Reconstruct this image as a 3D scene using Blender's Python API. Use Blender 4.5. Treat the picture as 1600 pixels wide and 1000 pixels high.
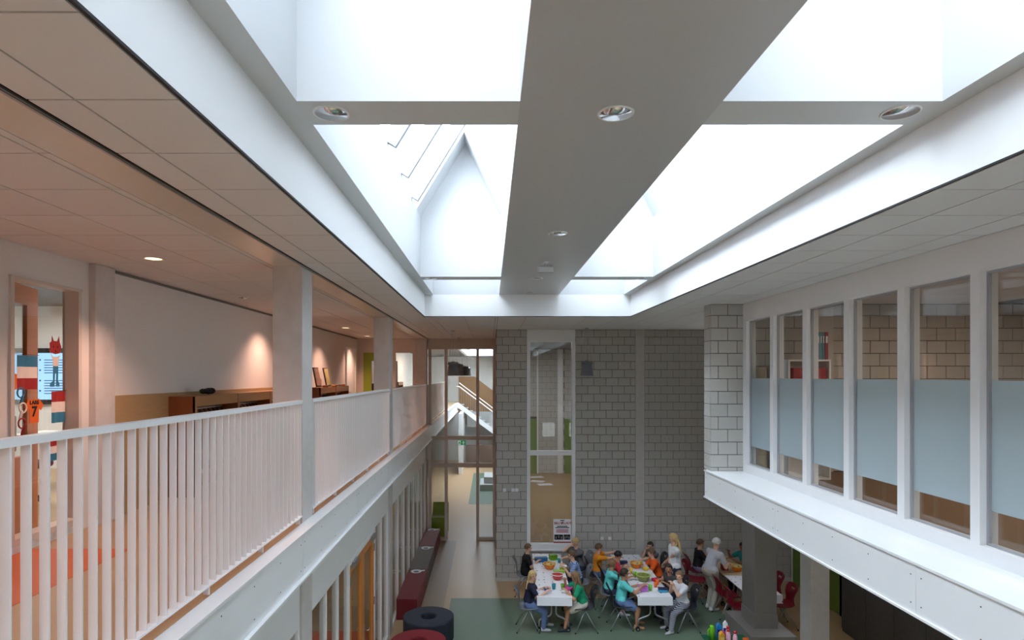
import bpy, bmesh, math, random
from mathutils import Vector, Matrix, Euler
random.seed(7)
for o in list(bpy.data.objects): bpy.data.objects.remove(o)
scene = bpy.context.scene
COL = scene.collection
PI = math.pi

# ------------------------------------------------------------------ camera, sky, exposure
EYE = 5.05                      # eye height above the ground floor
cam_d = bpy.data.cameras.new('camera'); cam = bpy.data.objects.new('camera', cam_d); COL.objects.link(cam)
cam.location = (0, 0, EYE); cam.rotation_euler = (PI/2, 0, 0)
cam_d.sensor_fit = 'HORIZONTAL'; cam_d.sensor_width = 36.0; cam_d.lens = 36.0*950/1600
cam_d.shift_x = 34/1600; cam_d.shift_y = 87/1600; cam_d.clip_start = 0.05; cam_d.clip_end = 200
scene.camera = cam
world = bpy.data.worlds.new('sky'); scene.world = world; world.use_nodes = True
wnt = world.node_tree; bg = wnt.nodes['Background']; bg.inputs[0].default_value = (0.86, 0.93, 1.0, 1)
SKY = 22.0                      # overcast sky: three times brighter overhead than at the horizon
wg = wnt.nodes.new('ShaderNodeTexCoord'); wx = wnt.nodes.new('ShaderNodeSeparateXYZ'); wm = wnt.nodes.new('ShaderNodeMapRange')
wm.inputs[1].default_value = 0.0; wm.inputs[2].default_value = 1.0; wm.inputs[3].default_value = SKY/3; wm.inputs[4].default_value = SKY
wnt.links.new(wg.outputs['Generated'], wx.inputs[0]); wnt.links.new(wx.outputs['Z'], wm.inputs[0]); wnt.links.new(wm.outputs[0], bg.inputs[1])
vs = scene.view_settings
vs.view_transform = 'Standard'; vs.look = 'None'; vs.gamma = 1.0; vs.use_curve_mapping = False; vs.exposure = 0.0

def portal(name, loc, rot, sx, sy):     # tells the sampler where sky light enters; gives off nothing itself
    d = bpy.data.lights.new(name, 'AREA'); d.shape = 'RECTANGLE'; d.size = sx; d.size_y = sy
    d.cycles.is_portal = True
    o = bpy.data.objects.new(name, d); COL.objects.link(o); o.location = loc; o.rotation_euler = rot; return o
def area_lamp(name, loc, sx, sy, watts, col, rot=(0,0,0)):
    d = bpy.data.lights.new(name, 'AREA'); d.shape = 'RECTANGLE'; d.size = sx; d.size_y = sy; d.energy = watts; d.color = col
    o = bpy.data.objects.new(name, d); COL.objects.link(o); o.location = loc; o.rotation_euler = rot; return o
def spot_lamp(name, loc, watts, col, angle, blend=0.6, rot=(0,0,0), r=0.04):
    d = bpy.data.lights.new(name, 'SPOT'); d.energy = watts; d.color = col; d.spot_size = angle; d.spot_blend = blend; d.shadow_soft_size = r
    o = bpy.data.objects.new(name, d); COL.objects.link(o); o.location = loc; o.rotation_euler = rot; return o

ZG, ZF, ZC, ZU, ZW, ZR = 3.53, 3.10, 6.18, 6.61, 7.55, 8.70   # gallery floor, fascia bottom, ceiling, skylight beams, well top, ridge
WARM = (1.0, 0.57, 0.42)
# unseen lights added in the rooms round the hall, some of them plain fill
area_lamp('classroom_fill', (-6.3, 7.6, 6.10), 3.0, 2.6, 130, (1.0, 0.95, 0.88))  # unseen, added in place of the classroom's window daylight
area_lamp('lower_classroom_fill', (-4.6, 8.0, 3.02), 2.0, 6.0, 45, (1.0, 0.9, 0.78))  # this and the next are added to stand in for dim daylight
area_lamp('lower_classroom_fill', (-4.6, 15.5, 3.02), 2.0, 4.0, 30, (1.0, 0.9, 0.78))
area_lamp('side_room_lamp', (6.4, 5.4, 6.10), 1.6, 5.0, 100, (1.0, 0.82, 0.66))
area_lamp('stage_room_lamp', (2.4, 20.5, 6.10), 2.2, 6.0, 120, (0.95, 0.97, 1.0))
area_lamp('overhang_fill', (6.0, 9.5, 3.04), 1.2, 5.0, 16, (1.0, 0.95, 0.9))  # unseen fill added to brighten the space under the overhang
area_lamp('corridor_lamp', (-3.2, 26.0, 6.10), 0.8, 6.0, 60, (1.0, 0.85, 0.68))

# ------------------------------------------------------------------ materials
def lin(c): 
    c = c/255.0
    return c/12.92 if c <= 0.04045 else ((c+0.055)/1.055)**2.4
def rgb(t): return (lin(t[0]), lin(t[1]), lin(t[2]), 1.0)
MATS = {}
def M(name, col, rough=0.55, metal=0.0, var=0.0, vscale=6.0, bump=0.0, bscale=80.0, rnd=0.0, spec=0.5, emit=None, stretch=None, coat=0.0):
    if name in MATS: return MATS[name]
    m = bpy.data.materials.new(name); m.use_nodes = True; nt = m.node_tree; b = nt.nodes['Principled BSDF']
    c = rgb(col); b.inputs['Base Color'].default_value = c; b.inputs['Roughness'].default_value = rough
    b.inputs['Metallic'].default_value = metal; b.inputs['Specular IOR Level'].default_value = spec
    b.inputs['Coat Weight'].default_value = coat
    m.diffuse_color = c
    tc = nt.nodes.new('ShaderNodeTexCoord'); src = tc.outputs['Object']
    if stretch:
        mp = nt.nodes.new('ShaderNodeMapping'); mp.inputs['Scale'].default_value = stretch; nt.links.new(src, mp.inputs[0]); src = mp.outputs[0]
    out = None
    if var > 0:
        n = nt.nodes.new('ShaderNodeTexNoise'); n.inputs['Scale'].default_value = vscale; n.inputs['Detail'].default_value = 5
        nt.links.new(src, n.inputs['Vector'])
        r = nt.nodes.new('ShaderNodeMapRange'); r.inputs[1].default_value = 0.25; r.inputs[2].default_value = 0.75
        r.inputs[3].default_value = 1-var; r.inputs[4].default_value = 1+var; nt.links.new(n.outputs['Fac'], r.inputs[0]); out = r.outputs[0]
    if rnd > 0:
        oi = nt.nodes.new('ShaderNodeObjectInfo'); r2 = nt.nodes.new('ShaderNodeMapRange')
        r2.inputs[3].default_value = 1-rnd; r2.inputs[4].default_value = 1+rnd; nt.links.new(oi.outputs['Random'], r2.inputs[0])
        if out is None: out = r2.outputs[0]
        else:
            mu = nt.nodes.new('ShaderNodeMath'); mu.operation = 'MULTIPLY'; nt.links.new(out, mu.inputs[0]); nt.links.new(r2.outputs[0], mu.inputs[1]); out = mu.outputs[0]
    if out is not None:
        mx = nt.nodes.new('ShaderNodeVectorMath'); mx.operation = 'SCALE'; mx.inputs[0].default_value = c[:3]
        nt.links.new(out, mx.inputs['Scale']); nt.links.new(mx.outputs[0], b.inputs['Base Color'])
    if bump > 0:
        n2 = nt.nodes.new('ShaderNodeTexNoise'); n2.inputs['Scale'].default_value = bscale; n2.inputs['Detail'].default_value = 3
        nt.links.new(src, n2.inputs['Vector'])
        bp = nt.nodes.new('ShaderNodeBump'); bp.inputs['Strength'].default_value = bump; bp.inputs['Distance'].default_value = 0.01
        nt.links.new(n2.outputs['Fac'], bp.inputs['Height']); nt.links.new(bp.outputs[0], b.inputs['Normal'])
    if emit:
        b.inputs['Emission Color'].default_value = rgb(emit[0]); b.inputs['Emission Strength'].default_value = emit[1]
    MATS[name] = m; return m
def glass_mat(name, tint=(1,1,1), refl=1.0):
    m = bpy.data.materials.new(name); m.use_nodes = True; nt = m.node_tree
    for n in list(nt.nodes): nt.nodes.remove(n)
    o = nt.nodes.new('ShaderNodeOutputMaterial'); mix = nt.nodes.new('ShaderNodeMixShader')
    t = nt.nodes.new('ShaderNodeBsdfTransparent'); t.inputs[0].default_value = (*tint, 1)
    g = nt.nodes.new('ShaderNodeBsdfGlossy'); g.inputs['Roughness'].default_value = 0.0
    f = nt.nodes.new('ShaderNodeLayerWeight'); f.inputs[0].default_value = 0.5      # Schlick: the same from both sides of the thin pane
    pw = nt.nodes.new('ShaderNodeMath'); pw.operation = 'POWER'; pw.inputs[1].default_value = 5.0; nt.links.new(f.outputs['Facing'], pw.inputs[0])
    mu = nt.nodes.new('ShaderNodeMath'); mu.operation = 'MULTIPLY_ADD'; mu.inputs[1].default_value = 0.96*refl; mu.inputs[2].default_value = 0.04*refl
    nt.links.new(pw.outputs[0], mu.inputs[0]); nt.links.new(mu.outputs[0], mix.inputs[0])
    nt.links.new(t.outputs[0], mix.inputs[1]); nt.links.new(g.outputs[0], mix.inputs[2]); nt.links.new(mix.outputs[0], o.inputs[0])
    MATS[name] = m; return m
GLASS = glass_mat('clear_glass', (0.93, 0.95, 0.95), 1.1)
FRONTGLASS = glass_mat('storefront_glass', (0.9, 0.93, 0.93), 0.5)
SKYGLASS = glass_mat('roof_glass', (0.93, 0.96, 0.98), 0.8)
def film_mat():
    m = bpy.data.materials.new('frosted_film'); m.use_nodes = True; nt = m.node_tree
    for n in list(nt.nodes): nt.nodes.remove(n)
    o = nt.nodes.new('ShaderNodeOutputMaterial')
    d = nt.nodes.new('ShaderNodeBsdfDiffuse'); d.inputs[0].default_value = rgb((207, 222, 228))
    t = nt.nodes.new('ShaderNodeBsdfTranslucent'); t.inputs[0].default_value = rgb((195, 214, 224))
    p = nt.nodes.new('ShaderNodeBsdfTransparent')
    a = nt.nodes.new('ShaderNodeMixShader'); a.inputs[0].default_value = 0.35
    b = nt.nodes.new('ShaderNodeMixShader'); b.inputs[0].default_value = 0.10
    nt.links.new(d.outputs[0], a.inputs[1]); nt.links.new(t.outputs[0], a.inputs[2])
    nt.links.new(a.outputs[0], b.inputs[1]); nt.links.new(p.outputs[0], b.inputs[2]); nt.links.new(b.outputs[0], o.inputs[0])
    return m
FILM = film_mat()

WHITE = M('white_paint', (242, 242, 243), 0.45, var=0.01)
LACQ = M('white_lacquered_metal', (244, 245, 247), 0.32, var=0.01, vscale=2)
BRIGHT = M('skylight_white', (247, 248, 249), 0.5)
WELL = M('dimmed_skylight_white', (214, 216, 218), 0.5)  # skylight white greyed so the wells look less brightly lit
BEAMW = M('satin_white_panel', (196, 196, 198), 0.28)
TILE = M('ceiling_tile_white', (222, 220, 220), 0.85, var=0.012, vscale=400, rnd=0.012)
GRID = M('ceiling_grid_metal', (112, 109, 107), 0.5)
DARK = M('shadow_gap_black', (28, 28, 30), 0.6)
BLOCK = M('grey_concrete_block', (192, 189, 184), 0.9, var=0.22, vscale=110, bump=0.35, bscale=160, rnd=0.05)
MORTAR = M('dark_grey_mortar', (88, 84, 81), 0.95, var=0.08, vscale=40)
CONC = M('smooth_concrete', (205, 200, 197), 0.75, var=0.06, vscale=9, bump=0.05, bscale=90)
PLASTER = M('wall_plaster', (228, 224, 219), 0.75, var=0.012, vscale=3)
BEIGE = M('beige_linoleum', (186, 156, 120), 0.38, var=0.05, vscale=60)
BEIGE2 = M('grey_beige_floor', (160, 140, 118), 0.38, var=0.05, vscale=60)
GREENF = M('green_linoleum', (104, 122, 104), 0.42, var=0.05, vscale=50)
ORANGEF = M('orange_linoleum', (206, 98, 38), 0.42, var=0.05, vscale=50)
WOODF = M('oak_strip_floor', (176, 140, 96), 0.35, var=0.10, vscale=4, stretch=(14, 1, 1))
OAK = M('oak_veneer', (160, 116, 70), 0.5, var=0.08, vscale=5, stretch=(1, 1, 14))
OAKL = M('light_oak_board', (176, 144, 100), 0.55, var=0.06, vscale=5, stretch=(1, 1, 10))
REDWOOD = M('red_brown_board', (134, 76, 38), 0.5, var=0.08, vscale=5)
ODOOR = M('orange_varnished_wood', (214, 138, 66), 0.35, var=0.05, vscale=4, stretch=(12, 12, 1))
FRAMEB = M('beige_painted_frame', (212, 200, 190), 0.5)
LIME = M('lime_green_door', (146, 164, 44), 0.45)
LEAFG = M('leaf_green_door', (112, 140, 52), 0.45, var=0.02)
STEEL = M('brushed_steel', (170, 172, 175), 0.32, 0.9)
CHROME = M('chrome', (215, 215, 218), 0.07, 1.0)
ALU = M('silver_tube', (170, 174, 180), 0.35, 0.7)
GREYCLAD = M('grey_metal_cladding', (142, 138, 134), 0.4, 0.25, var=0.03)
BLACKCAB = M('charcoal_laminate', (84, 82, 81), 0.55, var=0.15, vscale=14)
LAMPG = M('slate_lamp_metal', (128, 134, 143), 0.45, 0.1)
BLACKP = M('black_plastic', (26, 26, 28), 0.45)
CH_GREY = M('grey_chair_shell', (128, 132, 138), 0.4)
CH_BLACK = M('black_chair_shell', (44, 46, 54), 0.42)
CH_RED = M('dark_red_chair_shell', (128, 18, 38), 0.4)
WINE = M('wine_red_upholstery', (116, 26, 38), 0.5, var=0.03)
BENCHG = M('grey_upholstery', (98, 92, 88), 0.5, var=0.03)
NAVY = M('navy_upholstery', (44, 50, 64), 0.6, var=0.04)
PRED = M('crimson_upholstery', (132, 24, 36), 0.6, var=0.04)
PAPER = M('white_paper', (240, 240, 244), 0.7)

# ------------------------------------------------------------------ mesh helpers
class MB:
    def __init__(s): s.v = []; s.f = []
    def add(s, vs_, fs_):
        n = len(s.v); s.v += [tuple(p) for p in vs_]; s.f += [tuple(i+n for i in f) for f in fs_]; return s
    def box(s, x0, x1, y0, y1, z0, z1):
        return s.add([(x0,y0,z0),(x1,y0,z0),(x1,y1,z0),(x0,y1,z0),(x0,y0,z1),(x1,y0,z1),(x1,y1,z1),(x0,y1,z1)],
                     [(3,2,1,0),(4,5,6,7),(0,1,5,4),(1,2,6,5),(2,3,7,6),(3,0,4,7)])
    def rbox(s, c, size, mat=None):
        x, y, z = [k/2 for k in size]; p = [(-x,-y,-z),(x,-y,-z),(x,y,-z),(-x,y,-z),(-x,-y,z),(x,-y,z),(x,y,z),(-x,y,z)]
        p = [Vector(q) for q in p]
        if mat is not None: p = [mat @ q for q in p]
        return s.add([tuple(Vector(c)+q) for q in p], [(3,2,1,0),(4,5,6,7),(0,1,5,4),(1,2,6,5),(2,3,7,6),(3,0,4,7)])
    def prism(s, poly, axis, a, b):      # polygon (u,v) extruded along an axis from a to b
        n = len(poly)
        def P(u, v, w): return {'x': (w,u,v), 'y': (u,w,v), 'z': (u,v,w)}[axis]
        vs_ = [P(u,v,a) for u,v in poly] + [P(u,v,b) for u,v in poly]
        return s.add(vs_, [tuple(range(n))[::-1], tuple(range(n, 2*n))] + [(i, (i+1) % n, (i+1) % n+n, i+n) for i in range(n)])
    def lathe(s, prof, c=(0,0,0), seg=20, closed=False):   # prof: list of (r,z)
        vs_ = []; n = len(prof)
        for r, z in prof:
            for k in range(seg):
                a = 2*PI*k/seg; vs_.append((c[0]+r*math.cos(a), c[1]+r*math.sin(a), c[2]+z))
        fs_ = []
        rng = range(n if closed else n-1)
        for i in rng:
            j = (i+1) % n
            for k in range(seg):
                k2 = (k+1) % seg; fs_.append((i*seg+k, i*seg+k2, j*seg+k2, j*seg+k))
        if not closed:
            if prof[0][0] > 1e-5: fs_.append(tuple(range(seg))[::-1])
            if prof[-1][0] > 1e-5: fs_.append(tuple((n-1)*seg+k for k in range(seg)))
        return s.add(vs_, fs_)
    def tube(s, pts, r, seg=8, cap=True):
        pts = [Vector(p) for p in pts]; n = len(pts); rr = r if isinstance(r, (list, tuple)) else [r]*n
        vs_ = []; ref = None
        for i, p in enumerate(pts):
            t = (pts[min(i+1, n-1)]-pts[max(i-1, 0)]).normalized()
            if ref is None:
                ref = Vector((0,0,1)) if abs(t.z) < 0.9 else Vector((1,0,0))
            u = t.cross(ref)
            if u.length < 1e-4: u = t.cross(Vector((0,1,0)))
            u.normalize(); w = u.cross(t).normalized(); ref = w
            for k in range(seg):
                a = 2*PI*k/seg; vs_.append(tuple(p + rr[i]*(math.cos(a)*u + math.sin(a)*w)))
        fs_ = [(i*seg+k, i*seg+(k+1) % seg, (i+1)*seg+(k+1) % seg, (i+1)*seg+k) for i in range(n-1) for k in range(seg)]
        if cap: fs_ += [tuple(range(seg))[::-1], tuple((n-1)*seg+k for k in range(seg))]
        return s.add(vs_, fs_)
    def ell(s, c, r, rot=None, nu=14, nv=9, fn=None):
        c = Vector(c); vs_ = []; fs_ = []
        for i in range(nv+1):
            th = PI*i/nv
            for k in range(nu):
                a = 2*PI*k/nu
                d = Vector((math.sin(th)*math.cos(a), math.sin(th)*math.sin(a), math.cos(th)))
                sc = fn(d) if fn else 1.0
                q = Vector((d.x*r[0]*sc, d.y*r[1]*sc, d.z*r[2]*sc))
                vs_.append(tuple(c + (rot @ q if rot is not None else q)))
        for i in range(nv):
            for k in range(nu):
                k2 = (k+1) % nu; fs_.append((i*nu+k, (i+1)*nu+k, (i+1)*nu+k2, i*nu+k2))
        return s.add(vs_, fs_)
    def cap(s, p0, r0, p1, r1, seg=10):     # tapered capsule
        p0 = Vector(p0); p1 = Vector(p1); t = p1-p0
        if t.length < 1e-5: return s.ell(p0, (r0, r0, r0))
        t.normalize()
        prof = [(-0.97*r0, 0.22*r0, 0), (-0.7*r0, 0.71*r0, 0), (0, r0, 0), (0, r1, 1), (0.7*r1, 0.71*r1, 1), (0.97*r1, 0.22*r1, 1)]
        pts = []; rs = []
        for off, r, e in prof: pts.append((p1 if e else p0)+t*off); rs.append(r)
        ref = Vector((0,0,1)) if abs(t.z) < 0.9 else Vector((1,0,0))
        u = t.cross(ref).normalized(); w = u.cross(t)
        vs_ = [tuple(p+r*(math.cos(2*PI*k/seg)*u+math.sin(2*PI*k/seg)*w)) for p, r in zip(pts, rs) for k in range(seg)]
        n = len(pts)
        fs_ = [(i*seg+k, i*seg+(k+1) % seg, (i+1)*seg+(k+1) % seg, (i+1)*seg+k) for i in range(n-1) for k in range(seg)]
        fs_ += [tuple(range(seg))[::-1], tuple((n-1)*seg+k for k in range(seg))]
        return s.add(vs_, fs_)
    def mesh(s, name, mat, smooth=False, off=(0,0,0)):
        me = bpy.data.meshes.new(name)
        me.from_pydata([(x-off[0], y-off[1], z-off[2]) for x, y, z in s.v], [], s.f)
        bm = bmesh.new(); bm.from_mesh(me); bmesh.ops.recalc_face_normals(bm, faces=bm.faces); bm.to_mesh(me); bm.free()
        if mat is not None: me.materials.append(mat)
        if smooth:
            for p in me.polygons: p.use_smooth = True
        me.update(); return me
    def build(s, name, mat, parent=None, smooth=False, world=True):
        """one mesh object; world=True: the coordinates are world ones and the (unrotated) parents' places are taken off"""
        off = Vector((0,0,0))
        if parent is None:
            xs = [p[0] for p in s.v]; ys = [p[1] for p in s.v]; zs = [p[2] for p in s.v]
            off = Vector(((min(xs)+max(xs))/2, (min(ys)+max(ys))/2, min(zs)))
        elif world:
            q = parent
            while q: off += q.location; q = q.parent
        me = s.mesh(name, mat, smooth, off); o = bpy.data.objects.new(name, me); COL.objects.link(o)
        if parent is None: o.location = off
        else: o.parent = parent
        return o
def B(*a): return MB().box(*a)
def inst(name, me, parent, loc, rz=0.0):
    o = bpy.data.objects.new(name, me); COL.objects.link(o); o.parent = parent
    off = Vector((0,0,0)); q = parent
    while q: off += q.location; q = q.parent
    o.location = Vector(loc)-off; o.rotation_euler = (0,0,rz); return o
def tag(o, label, cat=None, group=None, kind=None):
    o['label'] = label
    if cat: o['category'] = cat
    if group: o['group'] = group
    if kind: o['kind'] = kind
    return o
def thing(name, label, cat, loc=(0,0,0), rz=0.0, group=None, kind=None):
    o = bpy.data.objects.new(name, None); COL.objects.link(o); o.location = loc; o.rotation_euler = (0,0,rz); o.empty_display_size = 0.1
    return tag(o, label, cat, group, kind)
def struct(o, label, cat): return tag(o, label, cat, kind='structure')
def sroot(name, label, cat, loc): return thing(name, label, cat, loc, kind='structure')
def copy_tree(o, parent=None):
    c = o.copy(); COL.objects.link(c); c.parent = parent
    for ch in list(o.children): copy_tree(ch, c)
    return c
def bevel(o, w=0.01, seg=2):
    m = o.modifiers.new('bevel', 'BEVEL'); m.width = w; m.segments = seg; m.limit_method = 'ANGLE'; return o
def text_mesh(s, size, loc, mat, name, parent, facing='-y', align='CENTER', depth=0.001):
    cu = bpy.data.curves.new(name, 'FONT'); cu.body = s; cu.size = size; cu.align_x = align; cu.align_y = 'CENTER'; cu.extrude = depth; cu.offset = size*0.025
    t = bpy.data.objects.new(name, cu); COL.objects.link(t)
    dg = bpy.context.evaluated_depsgraph_get(); me = bpy.data.meshes.new_from_object(t.evaluated_get(dg)); bpy.data.objects.remove(t)
    if not me.materials: me.materials.append(mat)
    me.materials[0] = mat; me.name = name
    R = Matrix.Rotation(PI/2, 4, 'X')
    if facing == '+x': R = Matrix.Rotation(PI/2, 4, 'Z') @ R
    me.transform(R)
    return inst(name, me, parent, loc)

# ------------------------------------------------------------------ floors
fl = struct(B(-9, 9.4, -10, 36.5, -0.2, 0).build('floor', BEIGE), 'beige linoleum ground floor of the hall', 'floor')
B(-0.885, 4.95, 2.0, 13.79, 0.0, 0.003).build('green_inlay', GREENF, fl)['label'] = 'green linoleum field under the tables'
B(-1.5, -1.02, 11.0, 18.6, 0.0, 0.002).build('grey_floor_strip', BEIGE2, fl)['label'] = 'greyer floor strip along the benches'  # a strip of the floor in a greyer tone
B(-0.86, 0.15, 23.9, 31.5, 0.0, 0.003).build('green_inlay', GREENF, fl)['label'] = 'green linoleum field beyond the glass screen'
gf = struct(B(-4.04, -1.90, -10, 36.0, 3.12, ZG).build('floor', BEIGE), 'beige linoleum floor of the upper gallery', 'floor')
B(-4.04, -3.15, -1.0, 5.33, ZG, ZG+0.003).build('orange_inlay', ORANGEF, gf)['label'] = 'orange linoleum field before the classroom door'

# ------------------------------------------------------------------ concrete columns
def column(x0, x1, y0, y1, z0, z1, label, mat=CONC):
    return tag(bevel(B(x0, x1, y0, y1, z0, z1).build('concrete_column', mat), 0.008), label, 'column')
column(-2.24, -1.93, 6.25, 6.595, 0, ZC, 'pale concrete column nearest the camera between the first two railing panels')
column(-2.24, -1.93, 11.68, 12.02, 0, ZC, 'pale concrete column between the second and third railing panels')
column(-2.24, -1.93, 18.42, 18.72, 0, ZC, 'brownish concrete column at the end of the gallery by the glass screen')
column(-4.10, -3.97, 6.12, 6.44, ZG, ZC, 'concrete pilaster in the gallery wall beside the classroom window')
column(5.43, 5.75, 10.30, 10.66, 0, ZF, 'concrete column under the overhang in front of the green doors')

# ------------------------------------------------------------------ ceiling: backing slab plus tiles one by one
ce = struct(B(-9, -1.30, -10, 36.5, ZC+0.012, 6.50).build('ceiling', GRID), 'suspended tile ceiling above the gallery and the left edge of the skylight', 'ceiling')
ce2 = struct(MB().box(-1.30, 9.4, 11.74, 25.9, ZC+0.012, 6.50).box(-1.30, 9.4, 34.6, 36.5, ZC+0.012, 6.5).box(0.3, 9.4, 25.9, 34.6, ZC+0.012, 6.5).build('ceiling', GRID),
             'suspended tile ceiling at the far end of the hall', 'ceiling')
ce3 = struct(MB().box(2.74, 9.4, -10, 11.74, ZC+0.012, 6.50).box(-1.30, 2.74, -10, -9.0, ZC+0.012, 6.5).build('ceiling', GRID), 'suspended tile ceiling between the skylight and the window wall', 'ceiling')
TCACHE = {}
def tiles(root, x0, x1, y0, y1, skip=None):
    def cuts(a, b, ph):
        k = math.ceil((a-ph)/0.6-1e-6); c = [a]
        while ph+0.6*k < b-1e-6:
            if ph+0.6*k > a+1e-6: c.append(ph+0.6*k)
            k += 1
        return c+[b]
    xs = cuts(x0, x1, -1.70); ys = cuts(y0, y1, 2.49)
    for i in range(len(xs)-1):
        for j in range(len(ys)-1):
            w = xs[i+1]-xs[i]; d = ys[j+1]-ys[j]; cx = (xs[i]+xs[i+1])/2; cy = (ys[j]+ys[j+1])/2
            if w < 0.03 or d < 0.03 or (skip and skip(cx, cy)): continue
            key = (round(w, 3), round(d, 3))
            if key not in TCACHE:
                TCACHE[key] = B(-w/2+0.0055, w/2-0.0055, -d/2+0.0055, d/2-0.0055, 0, 0.012).mesh('ceiling_tile', TILE)
            inst('ceiling_tile', TCACHE[key], root, (cx, cy, ZC))
tiles(ce, -4.04, -2.235, 2.49, 18.5)
tiles(ce, -1.90, -1.275, 0.69, 18.6)
tiles(ce2, -1.275, 0.15, 11.712, 18.6)
tiles(ce2, 0.15, 5.4, 11.712, 14.94)
tiles(ce3, 2.712, 3.99, 1.29, 11.712)
tiles(ce3, 3.99, 5.2, 9.9, 11.712)
tiles(ce3, 4.2, 7.8, 5.49, 9.58)
bs = struct(B(-2.225, -1.915, 0.5, 18.42, ZC-0.004, ZC+0.02).build('trim_1', M('satin_beam_lining', (214, 204, 192), 0.28, var=0.02)), 'satin beam lining running over the concrete columns', 'trim')
B(-1.915, -1.90, 0.5, 18.42, ZC-0.004, ZC+0.02).build('shadow_gap', DARK, bs)
B(-1.935, -1.918, 0.5, 18.42, ZC-0.012, ZC-0.004).build('metal_strip', STEEL, bs)

# ------------------------------------------------------------------ skylight over the hall
sk = sroot('skylight', 'white skylight with two rows of light wells and a wide central beam', 'skylight', (0.72, 4.4, ZC))
def skp(name, mb, mat=BRIGHT, label=None):
    o = mb.build(name, mat, sk)
    if label: o['label'] = label
    return o
B(-1.45, -1.26, -9, 11.9, ZC+0.016, ZU).build('upstand', BRIGHT, sk)
B(2.70, 2.90, -9, 11.9, ZC+0.016, ZU).build('upstand', BRIGHT, sk)
B(-1.26, 2.70, 11.7, 11.9, ZC+0.016, ZU).build('upstand', BRIGHT, sk)
B(-1.26, 2.70, -9.2, -9.0, ZC+0.016, ZU).build('upstand', BRIGHT, sk)
for a in ((-1.275, -1.26, -9, 11.715), (2.70, 2.712, -9, 11.715), (-1.275, 2.712, 11.70, 11.712)):
    B(a[0], a[1], a[2], a[3], ZC+0.003, ZC+0.015).build('shadow_gap', DARK, sk)
def beam(name, x0, x1, y0, y1, holes, mat, h=0.14, r=0.095):     # a box whose underside has round holes for the downlights
    mb = MB(); z = ZU
    mb.add([(x0,y0,z),(x1,y0,z),(x1,y1,z),(x0,y1,z),(x0,y0,ZW),(x1,y0,ZW),(x1,y1,ZW),(x0,y1,ZW)], [(4,5,6,7),(0,1,5,4),(1,2,6,5),(2,3,7,6),(3,0,4,7)])
    def q(a, b, c, d):
        if b-a > 1e-5 and d-c > 1e-5: mb.add([(a,c,z),(b,c,z),(b,d,z),(a,d,z)], [(3,2,1,0)])
    yc = y0
    for cx, cy in sorted(holes, key=lambda t: t[1]):
        hx = min(h, cx-x0-0.001, x1-cx-0.001); hy = min(h, cy-y0-0.001, y1-cy-0.001)
        q(x0, x1, yc, cy-hy); q(x0, cx-hx, cy-hy, cy+hy); q(cx+hx, x1, cy-hy, cy+hy)
        n = 32; vs_ = []; fs_ = []
        for k in range(n):
            a = 2*PI*(k+0.5)/n; c_, s_ = math.cos(a), math.sin(a); m = max(abs(c_), abs(s_))
            vs_ += [(cx+r*c_, cy+r*s_, z), (cx+hx*c_/m, cy+hy*s_/m, z)]
        for k in range(n):
            j = (k+1) % n; fs_.append((2*k, 2*j, 2*j+1, 2*k+1))
        for sx, sy in ((1,1),(-1,1),(-1,-1),(1,-1)):      # the square's corners
            i0 = {(1,1): 3, (-1,1): 11, (-1,-1): 19, (1,-1): 27}[(sx, sy)]
            vs_.append((cx+sx*hx, cy+sy*hy, z)); fs_.append((2*i0+1, 2*((i0+1) % n)+1, len(vs_)-1))
        mb.add(vs_, fs_); yc = cy+hy
    q(x0, x1, yc, y1)
    me = bpy.data.meshes.new(name); off = sk.location
    me.from_pydata([(a-off[0], b-off[1], c-off[2]) for a, b, c in mb.v], [], mb.f); me.materials.append(mat); me.update()
    o = bpy.data.objects.new(name, me); COL.objects.link(o); o.parent = sk; return o
CB = [(0.746, 3.615), (0.738, 6.66), (0.735, 9.74), (0.73, 11.42)]
XB = [(-0.945, 3.615), (2.43, 3.60), (-0.96, 9.74), (2.44, 9.74)]
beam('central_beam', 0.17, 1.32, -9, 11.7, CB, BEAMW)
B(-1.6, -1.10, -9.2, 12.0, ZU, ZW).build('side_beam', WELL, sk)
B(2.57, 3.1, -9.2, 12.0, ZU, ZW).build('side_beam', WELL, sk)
cells = [(-8.48, -2.675), (-2.35, 3.455), (3.78, 9.586), (9.89, 11.70)]  # rear cell, out of view, added for extra sky light
for (a, b) in ((-9.2, -8.48), (-2.675, -2.35), (3.455, 3.78), (9.586, 9.89), (11.7, 12.0)):
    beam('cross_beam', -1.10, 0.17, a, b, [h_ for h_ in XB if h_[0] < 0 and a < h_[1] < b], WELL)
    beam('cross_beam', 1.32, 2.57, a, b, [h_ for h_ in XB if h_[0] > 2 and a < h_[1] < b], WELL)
    for X0, X1 in ((-1.10, 0.17), (1.32, 2.57)):
        MB().prism([(X0-0.1, ZW), (X1+0.1, ZW), (X1+0.1, ZW+0.06), (X0+0.71, ZR+0.06), (X0-0.1, ZW+0.06)], 'y', a, b).build('gable', WELL, sk)
SL = math.hypot(0.71, ZR-ZW)
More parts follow.
